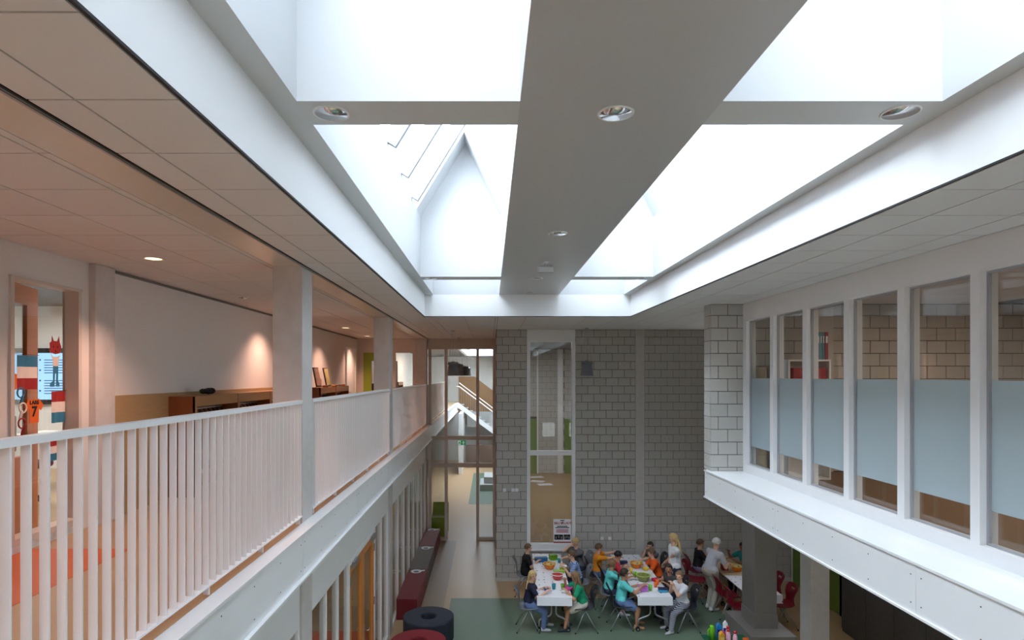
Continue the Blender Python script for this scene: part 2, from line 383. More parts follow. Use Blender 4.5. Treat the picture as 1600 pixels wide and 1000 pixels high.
for (a, b) in cells:
    g0, g1 = a+0.15, b-0.5
    if b > 11: g1 = b-0.3
    nb = max(2, round((g1-g0)/1.0))
    ys = [g1-0.55-k*1.0 for k in range(nb) if g1-0.55-k > g0+0.2][::-1]
    edges = [g0]+ys+[g1]
    for X0, X1 in ((-1.10, 0.17), (1.32, 2.57)):
        XR = X0+0.71; nx, nz = -(ZR-ZW)/SL, 0.71/SL
        # opaque slope on the right of the ridge
        slope = MB().prism([(XR, ZR), (X1, ZW), (X1+0.08, ZW), (XR+0.02, ZR+0.12), (XR, ZR+0.12)], 'y', a, b)
        if a > -5: slope.build('roof_panel', WELL, sk)
        else:                                     # unseen rear wells: second glazed slope added to let in more light
            MB().prism([(XR, ZR), (X1, ZW), (X1+0.01, ZW), (XR+0.01, ZR)], 'y', a, b).build('glass_pane', SKYGLASS, sk)
            portal('sky_portal', ((X1+XR)/2+0.06, (a+b)/2, (ZW+ZR)/2+0.04), (0, math.atan2(ZR-ZW, X1-XR), 0), math.hypot(X1-XR, ZR-ZW), b-a)
        for c, d in ((a, g0), (g1, b)):
            MB().prism([(X0, ZW), (XR, ZR), (XR+nx*0.1, ZR+nz*0.1), (X0+nx*0.1, ZW+nz*0.1)], 'y', c, d).build('roof_panel', WELL, sk)
        for i in range(len(edges)-1):
            MB().prism([(X0+nx*0.04, ZW+nz*0.04), (XR+nx*0.04, ZR+nz*0.04), (XR+nx*0.05, ZR+nz*0.05), (X0+nx*0.05, ZW+nz*0.05)], 'y', edges[i], edges[i+1]).build('glass_pane', SKYGLASS, sk)
        for y in ys:
            MB().prism([(X0-nx*0.10, ZW-nz*0.10), (XR-nx*0.10, ZR-nz*0.10), (XR+nx*0.07, ZR+nz*0.07), (X0+nx*0.07, ZW+nz*0.07)], 'y', y-0.035, y+0.035).build('glazing_bar', M('dimmed_bar_white', (138, 140, 145), 0.5), sk)  # white bars greyed in colour to read against the bright sky
        portal('sky_portal', ((X0+XR)/2+nx*0.08, (g0+g1)/2, (ZW+ZR)/2+nz*0.08), (0, -math.atan2(ZR-ZW, 0.71), 0), SL, g1-g0)

def downlight(x, y, z, label, lit=False, r=0.095, group='chrome downlights in the skylight beams'):
    t = thing('downlight', label, 'light', (x, y, z), group=group)
    MB().lathe([(r, 0.0), (r, -0.006), (r+0.012, -0.006), (r+0.014, 0.0)], (x, y, z), 28, closed=True).build('trim_ring', WHITE, t, True)
    MB().lathe([(r, -0.001), (r*0.95, 0.03), (r*0.8, 0.07), (r*0.55, 0.10), (0.0001, 0.105)], (x, y, z-0.005), 28).build('reflector', CHROME, t, True)
    MB().ell((x, y, z+0.05), (0.03, 0.03, 0.03)).build('bulb', M('lit_bulb', (255, 236, 205), 0.4, emit=((255, 214, 160), 30)) if lit else M('frosted_bulb', (210, 205, 200), 0.3), t, True)
    return t
WH = ['nearest the camera', 'second from the camera', 'just beyond the emergency lamp', 'at its far end']
for (x, y), w in zip(CB, WH): downlight(x, y, ZU, 'recessed chrome downlight in the central skylight beam, '+w)
for (x, y), w in zip(XB, ['near cross beam left of the central beam', 'near cross beam right of the central beam', 'far cross beam left of the central beam', 'far cross beam right of the central beam']):
    downlight(x, y, ZU, 'recessed chrome downlight in the '+w)
t = thing('emergency_lamp', 'small white emergency lamp hanging from the central skylight beam', 'lamp', (0.756, 8.35, ZU-0.15))
MB().lathe([(0.05, 0), (0.05, -0.015), (0.012, -0.02), (0.012, -0.07)], (0.756, 8.35, ZU), 16).build('mount', WHITE, t)
bevel(MB().rbox((0.756, 8.33, ZU-0.10), (0.21, 0.16, 0.085), Matrix.Rotation(0.25, 3, 'X')).build('housing', M('lamp_housing_grey', (205, 206, 210), 0.4), t), 0.012)
MB().rbox((0.756, 8.30, ZU-0.148), (0.17, 0.11, 0.012), Matrix.Rotation(0.25, 3, 'X')).build('lens', M('grey_lens', (170, 172, 178), 0.15), t)

# ------------------------------------------------------------------ block walls
BC = {}
def blocks(root, yf, regions, thick=0.03, pick=None, limit=300, bw=0.3, bh=0.2, z_off=0.0, mat=BLOCK):
    """running bond of concrete blocks; those picked are single objects, the rest one part"""
    rest = MB(); n = 0
    for (x0, x1, z0, z1) in regions:
        j0 = int(math.floor((z0-z_off)/bh)); j1 = int(math.ceil((z1-z_off)/bh-1e-6))
        for j in range(j0, j1):
            za = max(z0, z_off+j*bh)+0.004; zb = min(z1, z_off+(j+1)*bh)-0.005
            if zb-za < 0.02: continue
            ph = 0.0 if j % 2 else bw/2
            k = math.floor((x0-ph)/bw)
            while ph+k*bw < x1:
                xa = max(x0, ph+k*bw)+0.0045; xb = min(x1, ph+(k+1)*bw)-0.0045; k += 1
                if xb-xa < 0.02: continue
                cx, cz = (xa+xb)/2, (za+zb)/2
                if n < limit and (pick is None or pick(cx, cz)):
                    key = (round(xb-xa, 3), round(zb-za, 3), thick, mat.name)
                    if key not in BC:
                        w, h = key[0]/2, key[1]/2; e = 0.004
                        BC[key] = MB().add([(-w,0.004,-h),(w,0.004,-h),(w,0.004,h),(-w,0.004,h),(-w+e,0,-h+e),(w-e,0,-h+e),(w-e,0,h-e),(-w+e,0,h-e),(-w,thick,-h),(w,thick,-h),(w,thick,h),(-w,thick,h)],
                            [(4,5,6,7),(0,1,5,4),(1,2,6,5),(2,3,7,6),(3,0,4,7),(0,8,9,1),(1,9,10,2),(2,10,11,3),(3,11,8,0),(8,11,10,9)]).mesh('concrete_block', mat)
                    inst('concrete_block', BC[key], root, (cx, yf, cz)); n += 1
                else: rest.box(xa, xb, yf, yf+thick, za, zb)
    if rest.v: rest.build('concrete_blocks', mat, root)['kind'] = 'stuff'
wf = struct(MB().box(0.14, 0.90, 14.97, 15.25, 0, 6.5).box(0.90, 2.09, 14.97, 15.25, 0, 0.78).box(0.90, 2.09, 14.97, 15.25, 6.15, 6.5).box(2.09, 7.6, 14.97, 15.25, 0, 6.5).build('wall_far', MORTAR),
            'tall far wall of grey concrete blocks behind the tables', 'wall')
def seen(x, z):
    px = 766+63.5*x; py = 587-63.5*(z-EYE)
    return 2.0 < x < 5.3 and (x < 4.6 or py > 770) and not (px > 1102 and py < 770+0.56*(px-1102))
blocks(wf, 14.955, [(0.14, 0.90, 0.08, ZC), (2.09, 3.575, 0.08, ZC), (3.795, 7.39, 0.08, ZC), (0.90, 2.09, 0.08, 0.78)], pick=lambda x, z: x < 0.9 or seen(x, z))
B(3.575, 3.795, 14.957, 14.98, 0, ZC).build('concrete_strip', CONC, wf)['label'] = 'smooth concrete column strip set in the block wall'
bb = struct(MB().box(0.13, 7.39, 14.94, 14.972, 0, 0.08).build('baseboard_far', M('pale_skirting', (206, 202, 200), 0.5)), 'pale skirting under the far block wall', 'baseboard')

# upper block wall at the end of the window wall
wp = struct(B(3.49, 9.4, 9.612, 9.87, ZF, 6.5).build('wall_side_room', MORTAR), 'lighter concrete block wall ending beside the upper windows', 'wall')
blocks(wp, 9.60, [(3.48, 8.7, ZG+0.012, ZC)], z_off=ZG+0.012+0.06, limit=300, pick=lambda x, z: not 5.15 < x < 5.41)
mbx = MB()
for j in range(-1, 14):       # the blocks' ends on the corner
    za = max(ZG+0.012, ZG+0.072+j*0.2)+0.004; zb = min(ZC, ZG+0.072+(j+1)*0.2)-0.005
    if zb-za > 0.02: B(3.478, 3.50, 9.632, 9.885, za, zb).build('concrete_block', BLOCK, wp)
B(5.15, 5.41, 9.585, 9.63, ZG, ZC).build('concrete_strip', CONC, wp)

# ------------------------------------------------------------------ window wall of the upper side room (right)
tr = sroot('trim_2', 'white slab edge with screwed panels under the upper windows on the right', 'trim', (3.45, 5, ZF))
B(3.45, 4.3, -2, 9.75, ZF+0.02, ZG-0.012).build('slab', LACQ, tr)
B(3.43, 4.02, -2, 9.77, ZG-0.010, ZG+0.012).build('cap_strip', LACQ, tr)
B(3.425, 3.62, -2, 9.77, ZF, ZF+0.02).build('lower_strip', LACQ, tr)
yk = 9.75
scr = MB().lathe([(0.0001, -0.003), (0.006, -0.002), (0.006, 0.0)], (0, 0, 0), 8)
scr.v = [(-z, y, x) for x, y, z in scr.v]; scr.v = [(-x, y, z) for x, y, z in scr.v]
SCR = scr.mesh('screw', M('screw_grey', (90, 90, 95), 0.4, 0.6))
while yk > 1.6:
    y2 = max(yk-2.42, 1.0)
    B(3.438, 3.46, y2+0.004, yk-0.002, ZF+0.022, ZG-0.012).build('panel', LACQ, tr)
    for q in (0.06, 0.65, 1.22, 1.8, 2.36):
        for zz in (ZF+0.10, ZG-0.10):
            if yk-q > 2.4: inst('screw', SCR, tr, (3.438, yk-q, zz))
    yk = y2
ww = sroot('window_1', 'row of tall white framed windows of the upper side room', 'window', (4.04, 5, ZG))
B(3.99, 4.14, -2, 9.60, 5.90, ZC).build('lintel', WHITE, ww)
B(3.99, 4.14, -2, 9.60, ZG+0.012, 3.67).build('sill', WHITE, ww)
B(3.99, 4.14, 9.48, 9.60, 3.67, 5.90).build('mullion', WHITE, ww)
BEAD = M('bead_grey', (168, 170, 175), 0.4)
WY = [9.48-0.905*k for k in range(0, 12)]
for k in range(11):
    a, b = WY[k+1]+0.10, WY[k]
    if b < -1.6: break
    g = B(4.075, 4.085, a, b, 3.67, 5.90).build('glass_pane', GLASS, ww)
    B(4.070, 4.0735, a+0.01, b-0.01, 3.95, 5.01).build('frosted_film', FILM, g)['label'] = 'frosted film band across the pane'
    B(3.99, 4.14, WY[k+1], WY[k+1]+0.10, 3.67, 5.90).build('mullion', WHITE, ww)
    for z0, z1 in ((3.67, 3.69), (5.88, 5.90)): B(4.045, 4.072, a, b, z0, z1).build('glazing_bead', BEAD, g)
    for yy in (a, b-0.02): B(4.045, 4.072, yy, yy+0.02, 3.69, 5.88).build('glazing_bead', BEAD, g)
struct(B(4.14, 9.4, -2, 9.6, ZG-0.2, ZG+0.005).build('floor', M('dark_oak_floor', (122, 96, 72), 0.4, var=0.08, vscale=4, stretch=(14, 1, 1))), 'brown floor of the upper side room behind the windows', 'floor')
struct(B(9.3, 9.5, -10, 15, 0, 6.5).build('wall_right', PLASTER), 'plain outer wall of the right hand rooms', 'wall')
# shelving in the side room
def shelf_unit(x, y, w, h, d, z, label, mat, n):
    t = thing('shelf_unit', label, 'shelf', (x+w/2, y, z))
    for a in (x, x+w-0.025): B(a, a+0.025, y, y+d, z, z+h).build('side_panel', mat, t)
    for k in range(n+1):
        zz = z+k*(h-0.025)/n; B(x+0.025, x+w-0.025, y, y+d, zz, zz+0.025).build('shelf', mat, t)
    B(x+0.02, x+w-0.02, y+d-0.012, y+d, z, z+h).build('back_panel', mat, t); return t
shelf_unit(4.34, 8.85, 0.62, 1.75, 0.35, ZG+0.005, 'white open shelf unit with red boxes seen through the upper windows', WHITE, 4)
RBOX = M('red_box_card', (160, 30, 44), 0.5)
for k, (bx_, zz) in enumerate(((4.42, 3), (4.74, 3), (4.42, 2), (4.74, 2))):
    z0 = ZG+0.005+zz*0.43125+0.026
    b_ = bevel(B(bx_, bx_+0.16, 8.86, 9.12, z0, z0+0.31).build('storage_box', RBOX), 0.006)
    tag(b_, 'red storage box on the %s shelf of the white unit, %s of the two' % (('top', 'second')[0 if zz == 3 else 1], 'left' if bx_ < 4.5 else 'right'), 'box', 'red boxes in the white shelf unit')
for k, (c, w) in enumerate((((92, 140, 160), 0.03), ((100, 150, 168), 0.03), ((84, 132, 152), 0.03), ((150, 30, 70), 0.045))):
    x0 = 4.775+k*0.037; z0 = ZG+1.757
    tt = thing('binder', ['pale blue binder on the white shelf, leftmost', 'pale blue binder on the white shelf, second from left', 'pale blue binder beside the raspberry one', 'raspberry red binder standing on the white shelf'][k], 'binder', (x0, 8.95, z0), group='binders on the white shelf unit')
    B(x0, x0+w, 8.87, 9.1, z0, z0+0.40).build('cover', M('binder_%d' % k, c, 0.5), tt)
    B(x0+0.008, x0+w-0.008, 8.866, 8.87, z0+0.24, z0+0.34).build('spine_label', PAPER, tt)
shelf_unit(4.16, 9.2, 0.16, 1.65, 0.36, ZG+0.005, 'narrow light oak shelf in the corner behind the first upper window', OAKL, 4)

# ------------------------------------------------------------------ tall window in the far wall with the room behind
tw = sroot('window_2', 'tall white framed window in the far block wall with a poster', 'window', (1.5, 15.0, 0.78))
B(0.90, 2.09, 14.94, 15.10, 5.885, ZC).build('head_panel', WHITE, tw)
for a in (0.90, 2.01): B(a, a+0.085, 14.94, 15.10, 0.78, 5.885).build('jamb', LACQ, tw)
B(0.985, 2.01, 14.94, 15.10, 0.78, 0.91).build('sill', LACQ, tw); B(0.985, 2.01, 14.94, 15.10, 3.09, 3.20).build('transom', LACQ, tw)
B(0.90, 2.09, 14.90, 14.97, 0.745, 0.78).build('sill_board', LACQ, tw)
for z0, z1 in ((0.91, 3.09), (3.20, 5.885)): B(0.985, 2.01, 15.03, 15.04, z0, z1).build('glass_pane', GLASS, tw)
FY = 26.0; FZ = 0.88
struct(B(0.3, 6.0, 15.3, FY, FZ-0.2, FZ).build('floor', WOODF), 'raised oak floor of the room behind the tall window', 'floor')
ws = struct(B(0.3, 6.0, FY+0.015, FY+0.3, 0, 6.5).build('wall_stage', MORTAR), 'block wall at the back of the room behind the tall window', 'wall')
blocks(ws, FY, [(2.02, 2.88, FZ, ZC), (3.1, 3.17, FZ, ZC), (3.17, 4.2, 3.2, ZC), (1.2, 2.02, 3.3, ZC)], pick=lambda x, z: False, bw=0.37, bh=0.25)
B(2.88, 3.10, FY-0.03, FY+0.02, FZ, ZC).build('concrete_strip', WHITE, ws)
def flush_door(name, x0, x1, y0, y1, z0, z1, mat, label, handle=None, frame=None, axis='y'):
    t = sroot(name, label, 'door', ((x0+x1)/2, (y0+y1)/2, z0)); B(x0, x1, y0, y1, z0, z1).build('door_leaf', mat, t)
    if frame:
        for f in frame: B(*f).build('door_frame', WHITE, t)
    if handle:
        h = handle; B(*h).build('handle', STEEL, t)
    return t
flush_door('door_1', 1.5, 1.99, FY-0.05, FY-0.01, FZ, 3.2, LEAFG, 'green door at the back left of the room behind the tall window', frame=[(1.99, 2.05, FY-0.06, FY-0.005, FZ, 6.1)])
flush_door('door_2', 3.17, 4.1, FY-0.05, FY-0.01, FZ, 3.2, LEAFG, 'green door at the back right of the room behind the tall window', handle=(3.24, 3.27, FY-0.09, FY-0.05, 1.8, 1.95))
struct(B(6.0, 6.2, 15.25, FY, 0, 6.5).build('wall_stage_right', PLASTER), 'plain side wall of the room behind the tall window', 'wall')
for k, (x, y, a) in enumerate(((1.9, 25.0, 0.3), (1.86, 24.0, -0.4), (2.1, 23.3, 0.2))):
    m3 = Matrix.Rotation(a, 3, 'Z')
    tag(MB().rbox((x, y, FZ+0.002), (0.55, 0.40, 0.003), m3).build('paper_sheet', PAPER), 'white paper sheet on the oak floor, %s' % ['farthest of the three', 'middle of the three', 'nearest of the three'][k], 'paper', 'sheets lying on the oak floor')
# poster on the glass
po = thing('poster', 'white theatre poster with red title taped inside the tall window', 'poster', (1.78, 15.02, 0.93))
B(1.56, 1.995, 15.018, 15.022, 0.92, 1.507).build('sheet', PAPER, po)
PRT = M('print_red', (170, 24, 50), 0.6); PBK = M('print_black', (24, 22, 26), 0.6)
B(1.73, 1.83, 15.0165, 15.018, 1.462, 1.482).build('text_line', PBK, po)
text_mesh('BILLY', 0.078, (1.675, 15.017, 1.405), PRT, 'lettering', po); text_mesh('ELLIOT', 0.078, (1.885, 15.017, 1.405), PRT, 'lettering', po)
MB().tube([(1.765, 15.016, 1.375), (1.775, 15.016, 1.42), (1.80, 15.016, 1.44)], 0.01, 6).build('leaping_figure', PBK, po)
for zz, a in ((1.33, 0.13), (1.295, 0.17)): B(1.778-a, 1.778+a, 15.0165, 15.018, zz-0.01, zz+0.01).build('text_line', PBK, po)
for zz in (1.245, 1.215, 1.185): B(1.63, 1.93, 15.0165, 15.018, zz-0.008, zz+0.008).build('text_line', PRT, po)
for a, b in ((1.585, 1.80), (1.815, 1.975)):
    ph = B(a, b, 15.0165, 15.018, 1.0, 1.125).build('photo_print', PBK, po)
    for k in range(3): MB().ell((a+(k+0.6)*(b-a)/3.2, 15.0165, 1.05+0.02*(k % 2)), (0.014, 0.001, 0.035)).build('figure_print', M('print_grey', (150, 145, 150), 0.6), ph)
B(1.56, 1.995, 15.0165, 15.018, 0.922, 0.95).build('red_footer', PRT, po)
# switch and socket plates
def plate(x, z, label):
    t = thing('wall_switch', label, 'switch', (x, 14.955, z), group='white switch plates on the block wall')
    bevel(B(x-0.042, x+0.042, 14.940, 14.956, z-0.042, z+0.042).build('plate', WHITE, t), 0.004); B(x-0.026, x+0.026, 14.936, 14.941, z-0.026, z+0.026).build('rocker', LACQ, t)
for x, z, l in ((0.35, 2.24, 'single white switch plate left of the tall window, high up'), (0.56, 2.24, 'left half of the double switch plate left of the tall window'), (0.65, 2.24, 'right half of the double switch plate left of the tall window'),
                (2.75, 1.05, 'white switch plate above the boy in yellow, left one'), (2.94, 1.05, 'white switch plate above the boy in yellow, right one'), (0.65, 0.28, 'white socket low on the wall behind the boy in black')): plate(x, z, l)

# ------------------------------------------------------------------ ground floor right: doors, cupboards, grey pillar
wr = struct(B(7.4, 7.6, -10, 15.0, 0, 3.1).build('wall_right_lower', PLASTER), 'white wall under the overhang with the green doors', 'wall')
def side_door(n, y0, y1, hy, label):
    t = sroot('door_%d' % n, label, 'door', (7.39, (y0+y1)/2, 0)); B(7.365, 7.4, y0, y1, 0.012, 2.95).build('door_leaf', LEAFG, t)
    for a in (y0-0.06, y1): B(7.355, 7.4, a, a+0.06, 0, 2.98).build('door_frame', WHITE, t)
    h = B(7.33, 7.365, hy-0.03, hy+0.03, 0.95, 1.25).build('handle_plate', STEEL, t); MB().tube([(7.33, hy, 1.1), (7.29, hy, 1.1), (7.29, hy+0.1, 1.1)], 0.01).build('lever', STEEL, h)
side_door(3, 13.75, 14.80, 14.70, 'leaf green door in the corner next to the far block wall')
side_door(4, 12.80, 13.55, 12.88, 'leaf green door beside the concrete column, the left one of a pair')
side_door(5, 12.05, 12.74, 12.66, 'leaf green door next to the charcoal cupboards, the right one of a pair')
for k in range(6):
    y1 = 12.03-k*0.78; y0 = y1-0.775
    t = thing('tall_cupboard', 'charcoal laminate tall cupboard under the overhang, %s from the green doors' % ['first', 'second', 'third', 'fourth', 'fifth', 'sixth'][k], 'cupboard', (7.15, y0, 0), group='charcoal cupboards along the right wall')
    B(6.97, 7.375, y0, y1, 0.0, 3.05).build('body', BLACKCAB, t)
    for z0, z1 in ((0.08, 1.45), (1.46, 3.03)) if k == 0 else ((0.08, 3.03),):
        d = B(6.95, 6.972, y0+0.004, y1-0.004, z0, z1).build('door', BLACKCAB, t)
        zz = z1-0.35 if z1 < 2 else 1.6
        if k == 0 and z1 > 2: zz = 1.55
        yy = y0+0.07; MB().tube([(6.95, yy, zz), (6.92, yy, zz), (6.92, yy, zz+0.3), (6.95, yy, zz+0.3)], 0.007).build('handle', STEEL, d)
pb = bevel(B(4.60, 5.40, 10.70, 11.92, 0, 0.45).build('pillar_bench', GREYCLAD), 0.006)
tag(pb, 'low dark grey bench plinth round the foot of the grey clad pillar', 'bench')
gp = thing('clad_pillar', 'dark grey metal clad pillar rising from the low plinth', 'pillar', (5.0, 11.3, 0.45))
bevel(B(4.81, 5.215, 11.06, 11.62, 0.45, ZF+0.03).build('shaft', GREYCLAD, gp), 0.006); B(4.80, 5.225, 11.05, 11.63, 0.45, 0.70).build('foot_cladding', GREYCLAD, gp)

# ------------------------------------------------------------------ outer shell, back wall with windows behind the camera
WB = [-3.6+k*1.75 for k in range(7)]
bw = MB().box(-9, 9.4, -10.2, -10.0, 0, 1.0).box(-9, 9.4, -10.2, -10.0, 2.0, 6.5).box(-9, WB[0], -10.2, -10.0, 1.0, 2.0).box(WB[-1]+0.9, 9.4, -10.2, -10.0, 1.0, 2.0)
for a, b in zip(WB[:-1], WB[1:]): bw.box(a+0.9, b, -10.2, -10.0, 1.0, 2.0)
struct(bw.build('wall_back', PLASTER), 'white wall with windows behind the viewer', 'wall')
for k, a in enumerate(WB):
    t = sroot('window_%d' % (20+k), 'small white framed window in the wall behind the viewer, number %d from the left' % (k+1), 'window', (a+0.45, -10.1, 1.0))
    for c, d in ((a, a+0.05), (a+0.85, a+0.9)): B(c, d, -10.16, -10.04, 1.0, 2.0).build('jamb', WHITE, t)
    for c, d in ((1.0, 1.05), (1.95, 2.0)): B(a+0.05, a+0.85, -10.16, -10.04, c, d).build('rail', WHITE, t)
    B(a+0.05, a+0.85, -10.11, -10.10, 1.05, 1.95).build('glass_pane', SKYGLASS, t)
struct(B(-9.2, -9.0, -10.2, 36.7, 0, 6.5).build('wall_left_outer', PLASTER), 'outer wall of the classrooms on the left', 'wall')
struct(B(-9.2, 9.5, 36.5, 36.7, 0, 6.5).build('wall_end', PLASTER), 'white wall at the very end behind the stairs', 'wall')
struct(B(-60, 60, -60, -10.2, -0.3, -0.05).build('ground', M('paving_outside', (112, 110, 102), 0.9, var=0.2, vscale=2)), 'paved yard outside behind the viewer', 'ground')

# ------------------------------------------------------------------ gallery edge (left): slab edge, railings
tl = sroot('trim_3', 'white slab edge with screwed panels below the gallery railings', 'trim', (-1.8, 9, ZF))
B(-1.93, -1.815, -1, 33.5, ZF+0.02, ZG-0.01).build('slab_edge', LACQ, tl)
B(-1.925, -1.785, -1, 33.5, ZG-0.012, ZG+0.010).build('cap_strip', LACQ, tl)
B(-1.93, -1.765, -1, 33.5, ZF, ZF+0.02).build('lower_strip', LACQ, tl)
SCL = bpy.data.meshes.new_from_object(bpy.data.objects.new('tmp', SCR)); SCL.transform(Matrix.Scale(-1, 4, (1,0,0))); SCL.name = 'screw'
yk = 1.0
while yk < 18.6:
    y2 = min(yk+2.42, 18.7)
    B(-1.82, -1.80, yk+0.003, y2-0.003, ZF+0.022, ZG-0.012).build('panel', LACQ, tl)
    for q in (0.06, 0.65, 1.22, 1.8, 2.36):
        for zz in (ZF+0.09, ZG-0.09):
            if 3 < yk+q < 13 and yk+q < y2: inst('screw', SCL, tl, (-1.80, yk+q, zz))
    yk = y2
BAL = bevel(B(-0.021, 0.021, -0.005, 0.005, 3.612-ZG, 4.765-ZG).build('baluster', LACQ), 0.001)
BALM = BAL.data; bpy.data.objects.remove(BAL)
def railing(y0, y1, label, x=-1.955, full=True):
    t = thing('railing', label, 'railing', (x, (y0+y1)/2, ZG), group='white railings along the gallery')
    B(x-0.032, x+0.032, y0, y1, 4.762, 4.797).build('top_rail', LACQ, t)
    B(x-0.028, x+0.028, y0, y1, 3.600, 3.614).build('bottom_rail', LACQ, t)
    n = int(round((y1-y0)/0.1087))
    for k in range(n+1): inst('baluster', BALM, t, (x, y0+0.01+(y1-y0-0.02)*k/n, 3.612))
    m = max(2, int(round((y1-y0)/1.05)))
    for k in range(m+1):
        yy = y0+0.06+(y1-y0-0.12)*k/m; B(x-0.02, x+0.02, yy-0.006, yy+0.006, ZG+0.011, 3.60).build('stub_foot', LACQ, t)
    for yy in (y0, y1-0.008): B(x+0.026, x+0.036, yy, yy+0.008, 4.70, 4.76).build('bracket', LACQ, t)
railing(1.15, 6.235, 'white steel railing panel nearest the camera, left of the first column')
railing(6.61, 11.665, 'white steel railing panel between the first and second columns')
railing(12.035, 18.41, 'white steel railing panel between the second column and the glass screen')
railing(18.80, 26.0, 'white steel railing beyond the glass screen', full=False)

# ------------------------------------------------------------------ gallery wall and upper classroom
gw = MB().box(-4.2, -4.04, -10, 4.0, ZF, 6.5).box(-4.2, -4.04, 4.0, 6.0, 5.89, 6.5).box(-4.2, -4.04, 4.98, 5.10, ZF, 5.89).box(-4.2, -4.04, 5.10, 6.0, ZF, 3.60).box(-4.2, -4.04, 6.0, 36.5, ZF, 6.5)
struct(gw.build('wall_gallery', PLASTER), 'warm white wall along the gallery', 'wall')
B(-4.05, -4.015, 6.46, 18.4, ZC-0.03, ZC-0.004).build('trim_4', GRID)
struct(bpy.data.objects['trim_4'], 'thin metal ceiling edge strip on the gallery wall', 'trim')
wi = sroot('window_5', 'narrow internal window beside the classroom door hung with paper flags', 'window', (-4.05, 5.5, 3.60))
B(-4.17, -4.02, 5.10, 6.0, 3.60, 3.66).build('sill', FRAMEB, wi); B(-4.17, -4.02, 5.10, 6.0, 5.87, 5.90).build('head', FRAMEB, wi)
B(-4.19, -4.02, 5.10, 5.14, 3.66, 5.87).build('jamb', FRAMEB, wi); B(-4.19, -4.03, 5.955, 6.0, 3.66, 5.87).build('jamb', FRAMEB, wi)
B(-4.172, -4.166, 5.14, 5.955, 3.66, 5.87).build('glass_pane', GLASS, wi)
ODOOR2 = M('deep_orange_wood', (208, 112, 48), 0.4, var=0.05, vscale=4, stretch=(12, 12, 1))
dw = sroot('door_6', 'orange wooden classroom door standing open behind the narrow window', 'door', (-4.12, 5.02, ZG+0.01))
dv = Vector((-0.28, 0.93, 0)).normalized(); dn = Vector((dv.y, -dv.x, 0))
def leafbox(a, b, z0, z1, t0=-0.02, t1=0.02):
    p0 = Vector((-4.21, 5.08, 0)); mb = MB(); c = []
    for z in (z0, z1):
        for u, w in ((a, t0), (b, t0), (b, t1), (a, t1)): q = p0+dv*u+dn*w; c.append((q.x, q.y, z))
    return mb.add(c, [(3,2,1,0),(4,5,6,7),(0,1,5,4),(1,2,6,5),(2,3,7,6),(3,0,4,7)])
leafbox(0, 0.14, ZG+0.01, 5.90).build('stile', ODOOR2, dw); leafbox(0.72, 0.96, ZG+0.01, 5.90).build('stile', ODOOR2, dw)
leafbox(0.14, 0.72, 5.72, 5.90).build('top_rail', ODOOR2, dw); leafbox(0.14, 0.72, ZG+0.01, 4.30).build('bottom_panel', ODOOR2, dw)
leafbox(0.14, 0.72, 4.30, 5.72, -0.003, 0.003).build('glass_pane', GLASS, dw)
# classroom shell
struct(B(-9, -4.2, 10.0, 10.15, ZG, 6.5).build('wall_classroom', WHITE), 'white classroom wall with the screen', 'wall')
struct(B(-9, -4.2, -10, 36.5, 3.15, ZG).build('floor', BEIGE), 'beige floor of the upper classrooms', 'floor')
scn = thing('wall_screen', 'large display on the classroom wall showing a pale blue page of text', 'screen', (-7.1, 9.95, 4.62))
bevel(B(-7.95, -6.45, 9.93, 10.0, 4.58, 5.50).build('bezel', BLACKP, scn), 0.01)
B(-7.90, -6.50, 9.925, 9.931, 4.66, 5.42).build('display', M('display_blue', (150, 196, 236), 0.3, emit=((150, 200, 245), 0.9)), scn)
TXT = M('display_text', (50, 80, 130), 0.4)
for k in range(14):
    if k in (6, 7): continue
    zz = 5.30-k*0.042; B(-7.28, -6.62+0.05*math.sin(k*2.3), 9.922, 9.926, zz, zz+0.012).build('text_line', TXT, scn)
    if k % 4 == 0: B(-7.36, -7.335, 9.922, 9.926, zz-0.005, zz+0.02).build('bullet', TXT, scn)
# desk and chair glimpsed in the classroom
dk = thing('office_chair', 'black office chair on castors in the classroom behind the railing', 'chair', (-5.4, 7.0, ZG))
MB().tube([(-5.4, 7.0, ZG+0.1), (-5.4, 7.0, ZG+0.45)], 0.03).build('stem', STEEL, dk)
for k in range(5):
    a = 2*PI*k/5; p = (-5.4+0.3*math.cos(a), 7.0+0.3*math.sin(a), ZG+0.07)
    l_ = MB().tube([(-5.4, 7.0, ZG+0.13), p], 0.02).build('leg', BLACKP, dk); MB().ell((p[0], p[1], ZG+0.035), (0.035, 0.03, 0.035)).build('castor', BLACKP, l_, True)
bevel(B(-5.63, -5.17, 6.78, 7.22, ZG+0.45, ZG+0.53).build('seat', M('plum_fabric', (96, 40, 70), 0.8), dk), 0.03); bevel(B(-5.66, -5.60, 6.8, 7.2, ZG+0.62, ZG+1.05).build('backrest', M('plum_fabric', (96, 40, 70), 0.8), dk), 0.02)
tdk = thing('classroom_desk', 'pale desk with steel legs in the classroom behind the narrow window', 'desk', (-5.6, 8.2, ZG))
bevel(B(-6.3, -4.9, 7.9, 8.6, ZG+0.72, ZG+0.75).build('desk_top', M('pale_laminate', (220, 214, 204), 0.4), tdk), 0.006)
for x, y in ((-6.25, 7.95), (-4.95, 7.95), (-6.25, 8.55), (-4.95, 8.55)): MB().tube([(x, y, ZG), (x, y, ZG+0.72)], 0.02).build('leg', STEEL, tdk)

